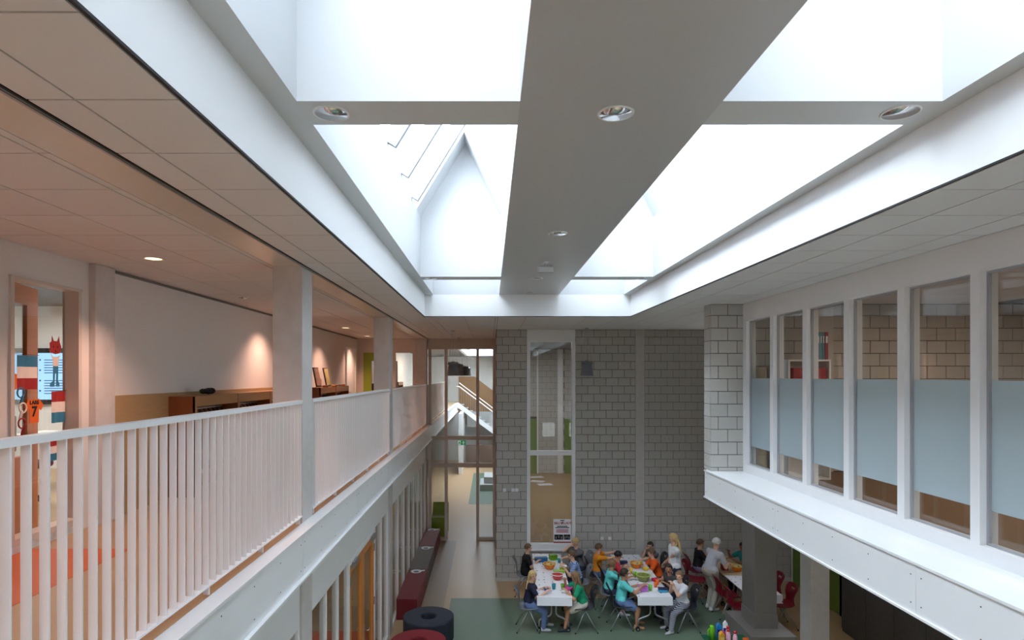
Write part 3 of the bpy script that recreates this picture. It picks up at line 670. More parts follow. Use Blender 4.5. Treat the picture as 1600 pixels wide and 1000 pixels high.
# paper decorations in the narrow window (they hang just in front of the glass)
GX = -4.15
FB = M('flag_blue', (52, 124, 158), 0.7); FWH = M('flag_white', (232, 220, 210), 0.7); FR = M('flag_red', (160, 34, 34), 0.7); FO = M('paper_orange', (228, 104, 30), 0.7)
def pgy(px): return -GX*950/(766-px)          # along the window for a given sight line
def flag(y0, y1, z0, z1, cols, label, rz=0.0):
    t = thing('paper_flag', label, 'flag', (GX, (y0+y1)/2, z0), group='paper flags in the narrow window'); h = (z1-z0)/3
    for k, (m, nm) in enumerate(cols):
        mb = MB(); n = 8; vs_ = []; fs_ = []
        for i in range(n+1):
            y = y0+(y1-y0)*i/n; x = GX+0.006*math.sin(i*1.3)
            for dx in (0, 0.0015):
                for zz in (z1-k*h, z1-(k+1)*h): vs_.append((x+dx, y, zz))
        for i in range(n):
            a = i*4; b = a+4; fs_ += [(a, b, b+1, a+1), (a+2, a+3, b+3, b+2), (a, a+2, b+2, b), (a+1, b+1, b+3, a+3)]
        fs_ += [(0, 1, 3, 2), (n*4, n*4+2, n*4+3, n*4+1)]
        mb.add(vs_, fs_).build(nm, m, t)
    MB().tube([(GX, y0-0.02, z1+0.01), (GX, y1+0.02, z1+0.005)], 0.002, 5).build('string', BLACKP, t)
flag(5.33, 5.575, 4.926, 5.231, [(FB, 'blue_stripe'), (FWH, 'white_stripe'), (FR, 'red_stripe')], 'paper flag with the blue stripe on top, upper left in the narrow window')
flag(5.75, 5.94, 4.60, 4.90, [(FR, 'red_stripe'), (FWH, 'white_stripe'), (FB, 'blue_stripe')], 'paper flag with the red stripe on top, right in the narrow window')
flag(5.73, 5.94, 4.243, 4.45, [(FR, 'red_stripe'), (FWH, 'white_stripe'), (FB, 'blue_stripe')], 'small paper flag low in the narrow window behind the railing')
pm = thing('paper_figure', 'cut paper figure with red eared head, white body and blue trousers', 'decoration', (GX, 5.80, 4.945))
def yz_plate(poly, name, mat, x=GX): return MB().prism(poly, 'x', x, x+0.002).build(name, mat, pm)
cy = 5.80
yz_plate([(cy-0.07, 5.28), (cy-0.075, 5.36), (cy-0.05, 5.375), (cy-0.045, 5.43), (cy-0.02, 5.38), (cy+0.025, 5.38), (cy+0.05, 5.43), (cy+0.06, 5.37), (cy+0.08, 5.33), (cy+0.055, 5.265), (cy, 5.255), (cy-0.045, 5.265)], 'head', FR)
yz_plate([(cy-0.085, 5.30), (cy-0.06, 5.26), (cy-0.035, 5.20), (cy-0.03, 5.14), (cy+0.04, 5.14), (cy+0.045, 5.20), (cy+0.07, 5.27), (cy+0.085, 5.31), (cy+0.06, 5.25), (cy+0.03, 5.23), (cy-0.03, 5.23), (cy-0.05, 5.25)], 'body', FWH)
yz_plate([(cy-0.03, 5.14), (cy+0.04, 5.14), (cy+0.035, 5.0), (cy+0.055, 4.98), (cy+0.055, 4.945), (cy+0.01, 4.945), (cy+0.012, 5.07), (cy-0.005, 5.07), (cy-0.012, 4.945), (cy-0.07, 4.945), (cy-0.07, 4.98), (cy-0.03, 5.0)], 'trousers', FB)
for a, b in ((-0.025, 5.325), (0.03, 5.325), (0.003, 5.285)): MB().ell((GX+0.003, cy+a, b), (0.002, 0.008, 0.010)).build('face_dot', PBK, pm)
ps = thing('paper_shirt', 'orange paper football shirt lettered LARS 7', 'decoration', (GX, 5.53, 4.62))
sy = 5.53
MB().prism([(sy-0.05, 4.62), (sy+0.055, 4.62), (sy+0.06, 4.75), (sy+0.085, 4.73), (sy+0.115, 4.78), (sy+0.06, 4.84), (sy+0.02, 4.83), (sy-0.02, 4.83), (sy-0.06, 4.84), (sy-0.115, 4.77), (sy-0.085, 4.73), (sy-0.055, 4.75)], 'x', GX, GX+0.002).build('shirt', FO, ps)
text_mesh('LARS', 0.05, (GX+0.004, sy, 4.805), PBK, 'lettering', ps, '+x'); text_mesh('7', 0.13, (GX+0.004, sy, 4.72), PBK, 'lettering', ps, '+x')
pc = thing('paper_chain', 'paper ring chain in blue, white and red hanging in the narrow window', 'decoration', (GX, 5.38, 4.5))
for k, m in enumerate((FB, FB, FWH, FWH, FR, FR)):
    zz = 4.90-k*0.068; yy = 5.37+0.012*(k % 3)
    pts = [(GX+0.004+(0.012*math.sin(a) if k % 2 else 0), yy+(0.008 if k % 2 else 0.04)*math.cos(a), zz+0.044*math.sin(a)) for a in [2*PI*i/14 for i in range(15)]]
    MB().tube(pts, 0.007, 6, False).build('paper_ring', m, pc, True)
oc = tag(MB().prism([(5.28, 4.92), (5.325, 4.93), (5.33, 5.06), (5.28, 5.08)], 'x', GX, GX+0.002).build('paper_cutout', FO), 'orange paper cut-out at the left edge of the narrow window', 'decoration')

# wainscot and coat cabinets
wn = struct(B(-4.04, -4.015, 6.45, 11.6, ZG, 4.835).build('trim_5', OAKL), 'light wood wainscot board on the gallery wall behind the cabinets', 'trim')
COATS = [(M('coat_'+n, c, 0.85), n) for n, c in (('navy', (40, 46, 66)), ('grey', (150, 152, 158)), ('pink', (176, 60, 84)), ('black', (30, 30, 34)), ('teal', (40, 100, 110)), ('white', (206, 206, 206)))]
def cabinet(y0, w, label, x0=-4.01, x1=-3.68, h=1.26, stock=True):
    t = thing('coat_cabinet', label, 'cabinet', ((x0+x1)/2, y0+w/2, ZG), group='oak coat cabinets along the gallery wall'); y1 = y0+w
    for a in (y0, y1-0.03): B(x0, x1, a, a+0.03, ZG, ZG+h).build('side_panel', REDWOOD, t)
    B(x0, x1, y0+0.03, y1-0.03, ZG+h-0.03, ZG+h).build('top_board', OAK, t); B(x1-0.02, x1, y0+0.03, y1-0.03, ZG+h-0.13, ZG+h-0.03).build('fascia_board', OAK, t)
    B(x0, x0+0.015, y0+0.03, y1-0.03, ZG, ZG+h-0.03).build('back_board', REDWOOD, t); B(x0, x1, y0+0.03, y1-0.03, ZG+0.25, ZG+0.275).build('shoe_shelf', OAK, t)
    B(x0, x1, y0, y0+0.035, ZG, ZG+h).build('front_post', OAK, t) if False else B(x1-0.03, x1+0.002, y0, y0+0.05, ZG, ZG+h-0.001).build('front_post', OAK, t)
    r = B(x0+0.09, x0+0.13, y0+0.05, y1-0.07, ZG+h-0.185, ZG+h-0.165).build('hook_rail', STEEL, t)
    for k in range(9):
        yy = y0+0.12+k*(w-0.24)/8
        MB().tube([(x0+0.12, yy, ZG+h-0.18), (x0+0.15, yy, ZG+h-0.22), (x0+0.19, yy, ZG+h-0.235), (x0+0.21, yy, ZG+h-0.205)], 0.007, 6).build('hook', BLACKP, r)
    if not stock: return
    for k in range(5):
        yy = y0+0.16+k*(w-0.3)/4; m, cn = random.choice(COATS); z1 = ZG+h-0.235; l_ = random.uniform(0.35, 0.6)
        c = MB().ell((x0+0.18, yy, z1-l_/2), (0.07, 0.075, l_/2), nu=12, nv=8, fn=lambda d: 1+0.12*math.sin(5*math.atan2(d.y, d.x))).build('coat', m, None, True)
        tag(c, '%s coat hanging %s in the %s' % (cn, ['first', 'second', 'third', 'fourth', 'fifth'][k], label.split(',')[0]), 'coat', 'coats in the cabinets')
    for k in range(4):
        yy = y0+0.2+k*(w-0.4)/3; m, cn = random.choice(COATS)
        s_ = MB().ell((x0+0.2, yy, ZG+0.32), (0.11, 0.04, 0.045)).build('shoe', m, None, True)
        tag(s_, '%s shoe, %s on the low shelf of the %s' % (cn, ['first', 'second', 'third', 'fourth'][k], label.split(',')[0]), 'shoe', 'shoes in the cabinets')
ORD = ['nearest oak coat cabinet', 'second oak coat cabinet', 'third oak coat cabinet', 'fourth oak coat cabinet', 'farthest oak coat cabinet']
for k, y in enumerate((7.58, 8.88, 10.18, 13.2, 14.52)): cabinet(y, 1.30, ORD[k]+', against the gallery wall', stock=k in (0, 1, 3))
bg_ = MB().ell((-3.82, 8.2, ZG+1.312), (0.07, 0.15, 0.04), fn=lambda d: 1+0.15*math.sin(6*d.y+3*d.x)).ell((-3.80, 8.28, ZG+1.314), (0.05, 0.08, 0.042))
tag(bg_.build('cap', M('dark_cloth', (34, 32, 34), 0.9), None, True), 'dark crumpled cap lying on the nearest coat cabinet', 'cap')
for k, (y, c) in enumerate(((13.55, (190, 150, 130)), (14.35, (170, 160, 110)))):
    t = thing('picture_board', ['leaning framed drawing on the cabinet top, nearer one', 'leaning framed drawing on the cabinet top, farther one'][k], 'picture', (-3.9, y, ZG+1.26), group='framed drawings on the cabinets')
    rm = Matrix.Rotation(-0.2, 3, 'Y'); rz = Matrix.Rotation(-0.12 if k == 0 else -0.1, 3, 'Z') @ rm
    MB().rbox((-3.86, y, ZG+1.26+0.225), (0.02, 0.28, 0.44), rz).build('frame', M('dark_frame', (50, 40, 34), 0.5), t)
    MB().rbox((-3.847, y-0.002, ZG+1.268+0.225), (0.006, 0.24, 0.39), rz).build('drawing', M('drawing_%d' % k, c, 0.7, var=0.45, vscale=9), t)
for k in range(6):
    y = 13.5+k*0.40; c = [(150, 70, 40), (60, 60, 64), (170, 120, 60), (120, 50, 50), (80, 90, 60), (180, 90, 50)][k]
    if k in (0, 2): y += 0.24
    tag(MB().ell((-3.75, y, ZG+1.28), (0.05, 0.07, 0.025)).cap((-3.76, y-0.05, ZG+1.275), 0.016, (-3.73, y+0.09, ZG+1.29), 0.012).build('clay_model', M('clay_%d' % k, c, 0.8), None, True),
        'small clay craft piece on the far cabinets, %s from the near end' % ['first', 'second', 'third', 'fourth', 'fifth', 'sixth'][k], 'craft', 'craft pieces on the cabinets')
# white door at the end of the gallery wall
d7 = sroot('door_7', 'white door in the gallery wall near its far end', 'door', (-4.0, 18, ZG))
B(-4.05, -3.995, 16.95, 17.05, ZG, 5.85).build('door_frame', WHITE, d7); B(-4.05, -3.995, 18.05, 18.15, ZG, 5.85).build('door_frame', WHITE, d7); B(-4.05, -4.01, 17.05, 18.05, ZG, 5.80).build('door_leaf', WHITE, d7)
B(-4.01, -3.995, 17.05, 18.05, 5.80, 5.85).build('door_frame', WHITE, d7); MB().tube([(-4.01, 17.15, ZG+1.05), (-3.96, 17.15, ZG+1.05), (-3.96, 17.27, ZG+1.05)], 0.01).build('handle', STEEL, d7)
# end wall of the gallery with lime door and window
ge = struct(MB().box(-4.04, -3.86, 18.5, 18.62, ZG, ZC).box(-3.86, -2.24, 18.5, 18.62, 5.75, ZC).box(-2.98, -2.92, 18.5, 18.62, ZG, 5.75).box(-2.92, -2.24, 18.5, 18.62, ZG, 4.3).box(-2.32, -2.24, 18.5, 18.62, 4.3, 5.75).build('wall_gallery_end', FRAMEB), 'wall closing the gallery with a lime framed door', 'wall')
d8 = sroot('door_8', 'lime green framed glass door at the end of the gallery', 'door', (-3.4, 18.55, ZG))
for a, b in ((-3.86, -3.62), (-3.12, -2.98)): B(a, b, 18.50, 18.58, ZG, 5.75).build('stile', LIME, d8)
B(-3.62, -3.12, 18.50, 18.58, 5.50, 5.75).build('top_rail', LIME, d8); B(-3.62, -3.12, 18.50, 18.58, ZG, 3.75).build('bottom_rail', LIME, d8); B(-3.62, -3.12, 18.535, 18.54, 3.75, 5.50).build('glass_pane', GLASS, d8)
w6 = sroot('window_6', 'window in the gallery end wall showing the corridor beyond', 'window', (-2.6, 18.55, 4.3)); B(-2.92, -2.32, 18.55, 18.556, 4.3, 5.75).build('glass_pane', GLASS, w6)
for a in (-2.92, -2.36): B(a, a+0.04, 18.49, 18.6, 4.3, 5.75).build('frame', FRAMEB, w6)
pn = thing('childrens_drawings', 'cluster of red and blue drawings seen through the lime framed door', 'picture', (-3.5, 21.0, ZG))
B(-3.86, -3.2, 21.0, 21.02, ZG, 5.55).build('white_board', WHITE, pn)
for k in range(7): B(-3.80+0.13*(k % 3), -3.70+0.13*(k % 3), 20.985, 20.999, 4.55+0.2*(k//3), 4.70+0.2*(k//3)).build('drawing', [FR, FB, PBK, FO, FR, FB, FR][k], pn)
for k, y in enumerate((19.6, 22.2, 24.4)): cabinet(y, 1.3, ['first oak coat cabinet beyond the gallery end wall', 'second oak coat cabinet beyond the gallery end wall', 'third oak coat cabinet beyond the gallery end wall'][k]+', on the left', stock=False)

# gallery downlights with their warm light, and a small spot fitting
def gallery_light(x, y, label, watts):
    t = thing('ceiling_downlight', label, 'light', (x, y, ZC-0.012), group='warm downlights in the gallery ceiling')
    MB().lathe([(0.075, 0), (0.075, -0.008), (0.095, -0.010), (0.098, 0)], (x, y, ZC), 24, closed=True).build('trim_ring', WHITE, t, True)
    MB().lathe([(0.0001, -0.004), (0.074, -0.003)], (x, y, ZC), 24).build('lens', M('warm_lens', (255, 240, 215), 0.4, emit=((255, 214, 160), 4.0)), t)
    spot_lamp('gallery_lamp', (x, y, ZC-0.02), watts, WARM, math.radians(118), 0.8)
for k, (x, y) in enumerate(((-3.24, 1.9), (-3.24, 5.85), (-3.50, 10.6), (-3.40, 14.3), (-3.50, 17.3))):
    gallery_light(x, y, ['warm downlight in the gallery ceiling close to the camera', 'warm downlight in the gallery ceiling before the pilaster', 'warm downlight in the gallery ceiling hidden behind the first column', 'warm downlight in the gallery ceiling beyond the first column', 'warm downlight in the gallery ceiling by the white door'][k], 135)
for k, y in enumerate((21.5, 24.5, 27.5)): gallery_light(-3.50, y, 'warm downlight beyond the gallery end wall, %s' % ['nearest', 'middle', 'farthest'][k], 75)
sd = thing('smoke_detector', 'small chrome rimmed detector on the gallery ceiling', 'detector', (-3.53, 8.69, ZC-0.03))
MB().lathe([(0.06, 0), (0.06, -0.012), (0.045, -0.03), (0.0001, -0.034)], (-3.53, 8.69, ZC), 20).build('housing', CHROME, sd, True)
MB().lathe([(0.075, 0), (0.075, -0.006), (0.06, -0.008)], (-3.53, 8.69, ZC), 20).build('base_ring', WHITE, sd)

# ------------------------------------------------------------------ ground floor left: lintel panels, glazing, orange doors
wl = struct(B(-2.2, -2.02, -10, 18.6, 2.50, 3.15).build('wall_left_lower', PLASTER), 'white panelled band above the ground floor glazing on the left', 'wall')
for a, b in ((1.0, 3.6), (3.6, 6.24), (6.605, 9.1), (9.1, 11.67), (12.03, 14.2), (14.2, 16.3), (16.3, 18.41)):
    B(-2.02, -1.955, a+0.002, b-0.002, 2.47, ZF).build('panel', LACQ, wl)
def glazing(n, ys, label, z1=2.47):
    t = sroot('window_%d' % n, label, 'window', (-1.98, (ys[0]+ys[-1])/2, 0))
    for y in ys: B(-2.03, -1.955, y-0.03, y+0.03, 0, z1).build('mullion', WHITE, t)
    for a, b in zip(ys[:-1], ys[1:]):
        B(-1.988, -1.982, a+0.03, b-0.03, 0.08, z1).build('glass_pane', FRONTGLASS, t); B(-2.03, -1.955, a+0.03, b-0.03, 0, 0.08).build('sill', WHITE, t)
glazing(7, [1.0, 2.5, 4.0, 5.5, 6.21], 'white framed classroom glazing left of the first column')
glazing(8, [6.64, 7.25, 7.82, 8.44], 'white framed classroom glazing beside the orange doors')
glazing(9, [10.32, 10.95, 11.64], 'white framed classroom glazing between the orange doors and the second column')
glazing(10, [12.07, 12.95, 13.85, 14.75, 15.65, 16.55, 17.45, 18.37], 'row of white mullioned glazing above the upholstered benches')
dd = sroot('door_9', 'pair of orange varnished glass doors to the lower classroom', 'door', (-1.98, 9.38, 0.01))
for a, b, hy in ((8.50, 9.375, 9.28), (9.385, 10.26, 9.48)):
    for c, d in ((a, a+0.12), (b-0.12, b)): B(-2.02, -1.965, c, d, 0.01, 2.40).build('stile', ODOOR, dd)
    B(-2.02, -1.965, a+0.12, b-0.12, 2.26, 2.40).build('top_rail', ODOOR, dd); B(-2.02, -1.965, a+0.12, b-0.12, 0.01, 0.22).build('bottom_rail', ODOOR, dd)
    B(-1.995, -1.99, a+0.12, b-0.12, 0.22, 2.26).build('glass_pane', FRONTGLASS, dd)
    bevel(B(-1.965, -1.91, a+0.06 if a < 9 else b-0.36, a+0.36 if a < 9 else b-0.06, 2.34, 2.42).build('door_closer', STEEL, dd), 0.006)
    if a > 9:
        h = B(-1.965, -1.955, hy-0.02, hy+0.02, 0.92, 1.16).build('handle_plate', STEEL, dd); MB().tube([(-1.955, hy, 1.08), (-1.90, hy, 1.08), (-1.90, hy+0.12, 1.08)], 0.011).build('lever', CHROME, h, True)
    for zz in (0.3, 1.2, 2.1): MB().tube([(-1.955, a+0.005 if a < 9 else b-0.005, zz), (-1.955, a+0.005 if a < 9 else b-0.005, zz+0.12)], 0.012).build('hinge', STEEL, dd)
B(-2.03, -1.95, 8.48, 10.28, 2.40, 2.475).build('head_frame', WHITE, dd)
lf = struct(B(-9, -2.06, -10, 18.6, 0.0, 0.006).build('floor', BEIGE), 'beige floor of the lower classroom', 'floor'); B(-5.0, -2.3, 4.5, 12.0, 0.006, 0.009).build('orange_inlay', ORANGEF, lf)
struct(B(-9, -8.9, -10, 18.6, 0, 3.1).build('wall_lower_classroom', M('tan_wall', (190, 160, 126), 0.8)), 'tan back wall of the lower classroom', 'wall')
struct(B(-9, -2.06, 18.6, 18.7, 0, 3.1).build('wall_lower_end', M('tan_wall', (190, 160, 126), 0.8)), 'tan end wall of the lower classroom', 'wall')
for k, (x, y, w) in enumerate(((-4.2, 13.0, 1.6), (-4.2, 15.2, 1.6), (-5.0, 6.4, 1.4))):
    t = thing('low_cupboard', 'brown low cupboard inside the lower classroom, %s' % ['first behind the benches', 'second behind the benches', 'left of the orange doors'][k], 'cupboard', (x, y, 0.006)); B(x-0.25, x+0.25, y, y+w, 0.006, 0.9).build('body', OAK, t)
    for q in range(2): B(x+0.25, x+0.268, y+0.02+q*w/2, y+w/2-0.02+q*w/2, 0.08, 0.86).build('door', OAK, t)

# upholstered benches with paper plates, ring seats
for k, (y0, y1, m, l) in enumerate(((12.56, 14.49, WINE, 'wine red upholstered box bench nearest the camera'), (14.50, 16.49, BENCHG, 'grey upholstered box bench between the two wine red ones'), (16.50, 18.38, WINE, 'wine red upholstered box bench next to the glass screen'))):
    t = thing('box_bench', l, 'bench', (-1.72, (y0+y1)/2, 0), group='box benches along the glazing')
    bevel(B(-1.94, -1.508, y0, y1, 0.0, 0.40).build('body', m, t), 0.008); bevel(B(-1.942, -1.506, y0-0.002, y1+0.002, 0.402, 0.436).build('seat_pad', m, t), 0.012, 3)
    px, py = [(-1.74, 14.30), (-1.72, 16.25), (-1.74, 18.15)][k]
    p = thing('paper_plate', 'white paper plate on the far end of the %s' % ['nearest wine red bench', 'grey bench', 'farthest wine red bench'][k], 'plate', (px, py, 0.437), group='paper plates on the benches')
    MB().lathe([(0.0001, 0.004), (0.09, 0.004), (0.12, 0.016), (0.13, 0.016), (0.12, 0.0), (0.0001, 0.0)], (px, py, 0.437), 24).build('plate_disc', PAPER, p, True)
    MB().lathe([(0.0001, 0.008), (0.06, 0.008), (0.065, 0.005)], (px, py, 0.437), 20).build('dark_centre', M('plate_print', (90, 100, 120), 0.6), p)
    MB().prism([(px+0.10, py+0.02), (px+0.19, py+0.06), (px+0.19, py+0.13), (px+0.07, py+0.10)], 'z', 0.438, 0.444).build('paper_tail', PAPER, p)
for k, (x, y, m, l) in enumerate(((-1.19, 11.73, NAVY, 'navy blue ring seat with a hole in the middle'), (-1.26, 10.63, PRED, 'crimson ring seat with a hole in the middle at the lower edge'))):
    t = thing('ring_seat', l, 'seat', (x, y, 0), group='round ring seats on the floor')
    MB().lathe([(0.155, 0.0), (0.485, 0.0), (0.4875, 0.01), (0.4875, 0.395), (0.478, 0.408), (0.165, 0.408), (0.155, 0.395)], (x, y, 0), 48, closed=True).build('body', m, t, False)
    MB().lathe([(0.158, 0.409), (0.484, 0.409), (0.486, 0.414), (0.474, 0.42), (0.168, 0.42), (0.157, 0.414)], (x, y, 0), 48, closed=True).build('top_pad', m, t, False)

# ------------------------------------------------------------------ glass screen at the end of the passage
SY = 18.7
gs = sroot('window_11', 'tall beige framed glass screen across the passage left of the block wall', 'window', (-0.85, SY, 0))
for a, b in ((-1.90, -1.81), (-1.40, -1.31), (-0.43, -0.343), (0.08, 0.19)): B(a, b, SY-0.06, SY+0.06, 0, 5.86).build('mullion', FRAMEB, gs)
B(-1.93, 0.19, SY-0.06, SY+0.06, 5.86, ZC).build('head', FRAMEB, gs)
for a, b in ((-1.81, -1.40), (-1.31, -0.43), (-0.343, 0.08)):
    B(a, b, SY-0.05, SY+0.05, 3.08, 3.20).build('transom', FRAMEB, gs); B(a, b, SY-0.05, SY+0.05, 2.235, 2.37).build('transom', FRAMEB, gs)
    B(a, b, SY-0.005, SY+0.002, 3.20, 5.86).build('glass_pane', GLASS, gs); B(a, b, SY-0.005, SY+0.002, 2.37, 3.08).build('glass_pane', GLASS, gs)
    if a != -1.31: B(a, b, SY-0.005, SY+0.002, 0.09, 2.235).build('glass_pane', GLASS, gs); B(a, b, SY-0.05, SY+0.05, 0, 0.09).build('sill', FRAMEB, gs)
struct(B(0.16, 0.3, 15.25, 36.5, 0, 6.5).build('wall_passage', PLASTER), 'plain wall on the right of the passage beyond the screen', 'wall')
ex = thing('exit_sign', 'green emergency exit sign with running figure and arrow on the glass screen', 'sign', (-0.88, SY-0.08, 2.93))
B(-1.01, -0.75, SY-0.085, SY-0.055, 2.925, 3.075).build('sign_box', M('exit_green', (20, 150, 92), 0.4, emit=((20, 160, 96), 0.25)), ex)
SW = M('sign_white', (236, 244, 240), 0.4, emit=((236, 244, 240), 0.25))
MB().prism([(-0.865, 3.0), (-0.82, 3.05), (-0.775, 3.0), (-0.805, 3.0), (-0.805, 2.945), (-0.835, 2.945), (-0.835, 3.0)], 'y', SY-0.089, SY-0.0852).build('arrow', SW, ex)
B(-1.0, -0.905, SY-0.089, SY-0.0852, 2.935, 3.065).build('doorway', SW, ex)
MB().prism([(-0.975, 2.945), (-0.955, 2.945), (-0.945, 2.99), (-0.93, 2.96), (-0.915, 2.96), (-0.93, 3.02), (-0.95, 3.035), (-0.975, 3.01), (-0.965, 2.99)], 'y', SY-0.091, SY-0.0895).build('running_figure', M('exit_green', (20, 150, 92), 0.4), ex)
# passage beyond: lime seat, grey steps, low brown wall, stairs, second skylight
ls = thing('lime_seat', 'lime green seat with a sloping back behind the lower left pane of the screen', 'seat', (-1.6, 19.3, 0))
MB().prism([(19.0, 0.0), (19.9, 0.0), (19.9, 0.9), (19.75, 0.95), (19.5, 0.62), (19.0, 0.55)], 'x', -1.85, -1.36).build('shell', LIME, ls)
B(-1.83, -1.38, 19.02, 19.48, 0.56, 0.62).build('cushion', LIME, ls)
for k, (x0, x1, y0, y1, z) in enumerate(((-0.45, 0.12, 26.6, 28.3, 0.28), (-0.28, 0.12, 26.9, 28.3, 0.56))):
    tag(bevel(B(x0, x1, y0, y1, 0 if k == 0 else 0.285, z).build('platform_block', M('pale_grey_felt', (190, 190, 190), 0.9)), 0.01), ['lower pale grey platform block on the green floor beyond the screen', 'upper pale grey platform block stacked beyond the screen'][k], 'block', 'grey platform blocks')
lw = struct(B(-1.35, 0.16, 33.4, 33.5, 0, 1.25).build('wall_low', M('dark_brown_panel', (84, 62, 52), 0.5, var=0.1, vscale=3)), 'brown low wall at the far end of the passage', 'wall')
struct(B(-1.62, -1.45, 31.0, 33.3, 0, ZF).build('wall_stub', WHITE), 'white wall end beside the far passage', 'wall')
struct(B(-1.45, 0.16, 34.6, 34.7, 0, 3.0).build('wall_under_stair', M('grey_wall', (168, 166, 164), 0.8)), 'grey wall under the far stairs', 'wall')
st = thing('staircase', 'far staircase with white rails descending to the right beyond the screen', 'stairs', (-0.9, 34.2, 1.6))
nst = 13
for k in range(nst):
    x = -1.75+k*0.24; z = 3.44-k*0.18
    if x > 0.1: break
    B(x, min(x+0.28, 0.158), 33.6, 34.6, z-0.04, z).build('tread', M('stair_grey', (176, 176, 176), 0.6), st)
sl = -0.18/0.24
def onst(x, dz): return (x, 33.58, 3.5+sl*(x+1.75)+dz)
MB().prism([(-1.85, 3.56), (-1.75, 3.56), (0.15, 3.56+sl*1.9), (0.15, 3.26+sl*1.9), (-1.75, 3.26), (-1.85, 3.30)], 'y', 33.56, 33.60).build('stringer', LACQ, st)
MB().tube([(-1.85, 33.58, 4.45), (-1.72, 33.58, 4.45), (0.15, 33.58, 4.45+sl*1.87)], 0.03).build('handrail', WHITE, st)
MB().tube([(-1.72, 33.68, 4.65), (0.15, 33.68, 4.65+sl*1.87)], 0.025).build('handrail', WHITE, st)
for k in range(15):
    x = -1.72+k*0.128; MB().tube([(x, 33.58, 3.5+sl*(x+1.72)), (x, 33.58, 4.44+sl*(x+1.72))], 0.009, 6).build('baluster', STEEL, st)
struct(MB().prism([(-1.9, 5.0), (-0.95, 5.0), (0.16, 4.15), (0.16, 2.5), (-1.9, 2.5)], 'y', 36.44, 36.5).build('trim_6', OAK), 'oak panelling stepping down behind the far staircase', 'trim')
s2 = sroot('skylight', 'second skylight with white upstands beyond the glass screen', 'skylight', (-0.5, 30, ZC))
for a in ((-1.4, -1.26, 25.9, 34.7), (0.14, 0.3, 25.9, 34.7), (-1.26, 0.14, 34.5, 34.7), (-1.26, 0.14, 25.7, 25.9)): B(a[0], a[1], a[2], a[3], ZC, 6.75).build('upstand', BRIGHT, s2)
for k in range(4): B(-1.26, 0.14, 25.9+k*2.15, 28.05+k*2.15, 6.74, 6.75).build('glass_pane', SKYGLASS, s2)
for k in range(1, 4): B(-1.26, 0.14, 25.87+k*2.15, 25.93+k*2.15, 6.66, 6.74).build('glazing_bar', WHITE, s2)
portal('sky_portal', (-0.56, 30.2, 6.8), (0, 0, 0), 1.4, 8.6)
# pendant lamps
def pendant(x, y, label, zb=5.05, r=0.155, h=0.36):
    t = thing('pendant_lamp', label, 'lamp', (x, y, zb), group='slate grey pendant lamps')
    MB().lathe([(r, 0), (r-0.004, 0.004), (0.115, h*0.74), (0.112, h*0.75), (0.135, h*0.76), (0.138, h*0.80), (0.128, h*0.90), (0.06, h*0.95), (0.02, h), (0.0001, h), (0.0001, h-0.02), (0.10, h*0.74), (r-0.012, 0.006), (r-0.008, 0.0)], (x, y, zb), 32).build('shade', LAMPG, t, True)
    for a in (-0.10, 0.10): bevel(B(x+a-0.018, x+a+0.018, y-0.02, y+0.02, zb+h*0.80, zb+h*0.97).build('lug', LAMPG, t), 0.004)
    MB().lathe([(0.05, 0), (0.05, -0.03), (0.0001, -0.035)], (x, y, ZC), 16).build('ceiling_rose', CHROME, t, True)
    for a in (-0.10, 0.0, 0.10): MB().tube([(x+a, y, zb+h*0.96), (x+a*0.3, y, ZC-0.02)], 0.0045, 5).build('wire', STEEL, t)
    MB().ell((x, y, zb+0.1), (0.04, 0.04, 0.06)).build('bulb', M('frosted_bulb', (210, 205, 200), 0.3), t, True)
pendant(-0.93, 15.2, 'slate grey pendant lamp nearest of the row by the glass screen')
pendant(-0.93, 18.0, 'slate grey pendant lamp, second of the row, just before the glass screen')
pendant(-0.93, 22.2, 'slate grey pendant lamp, third of the row, behind the glass screen', r=0.15)
pendant(-0.93, 25.6, 'slate grey pendant lamp, last of the row, behind the glass screen')
pendant(2.29, 14.4, 'slate grey pendant lamp alone in front of the block wall right of the tall window')

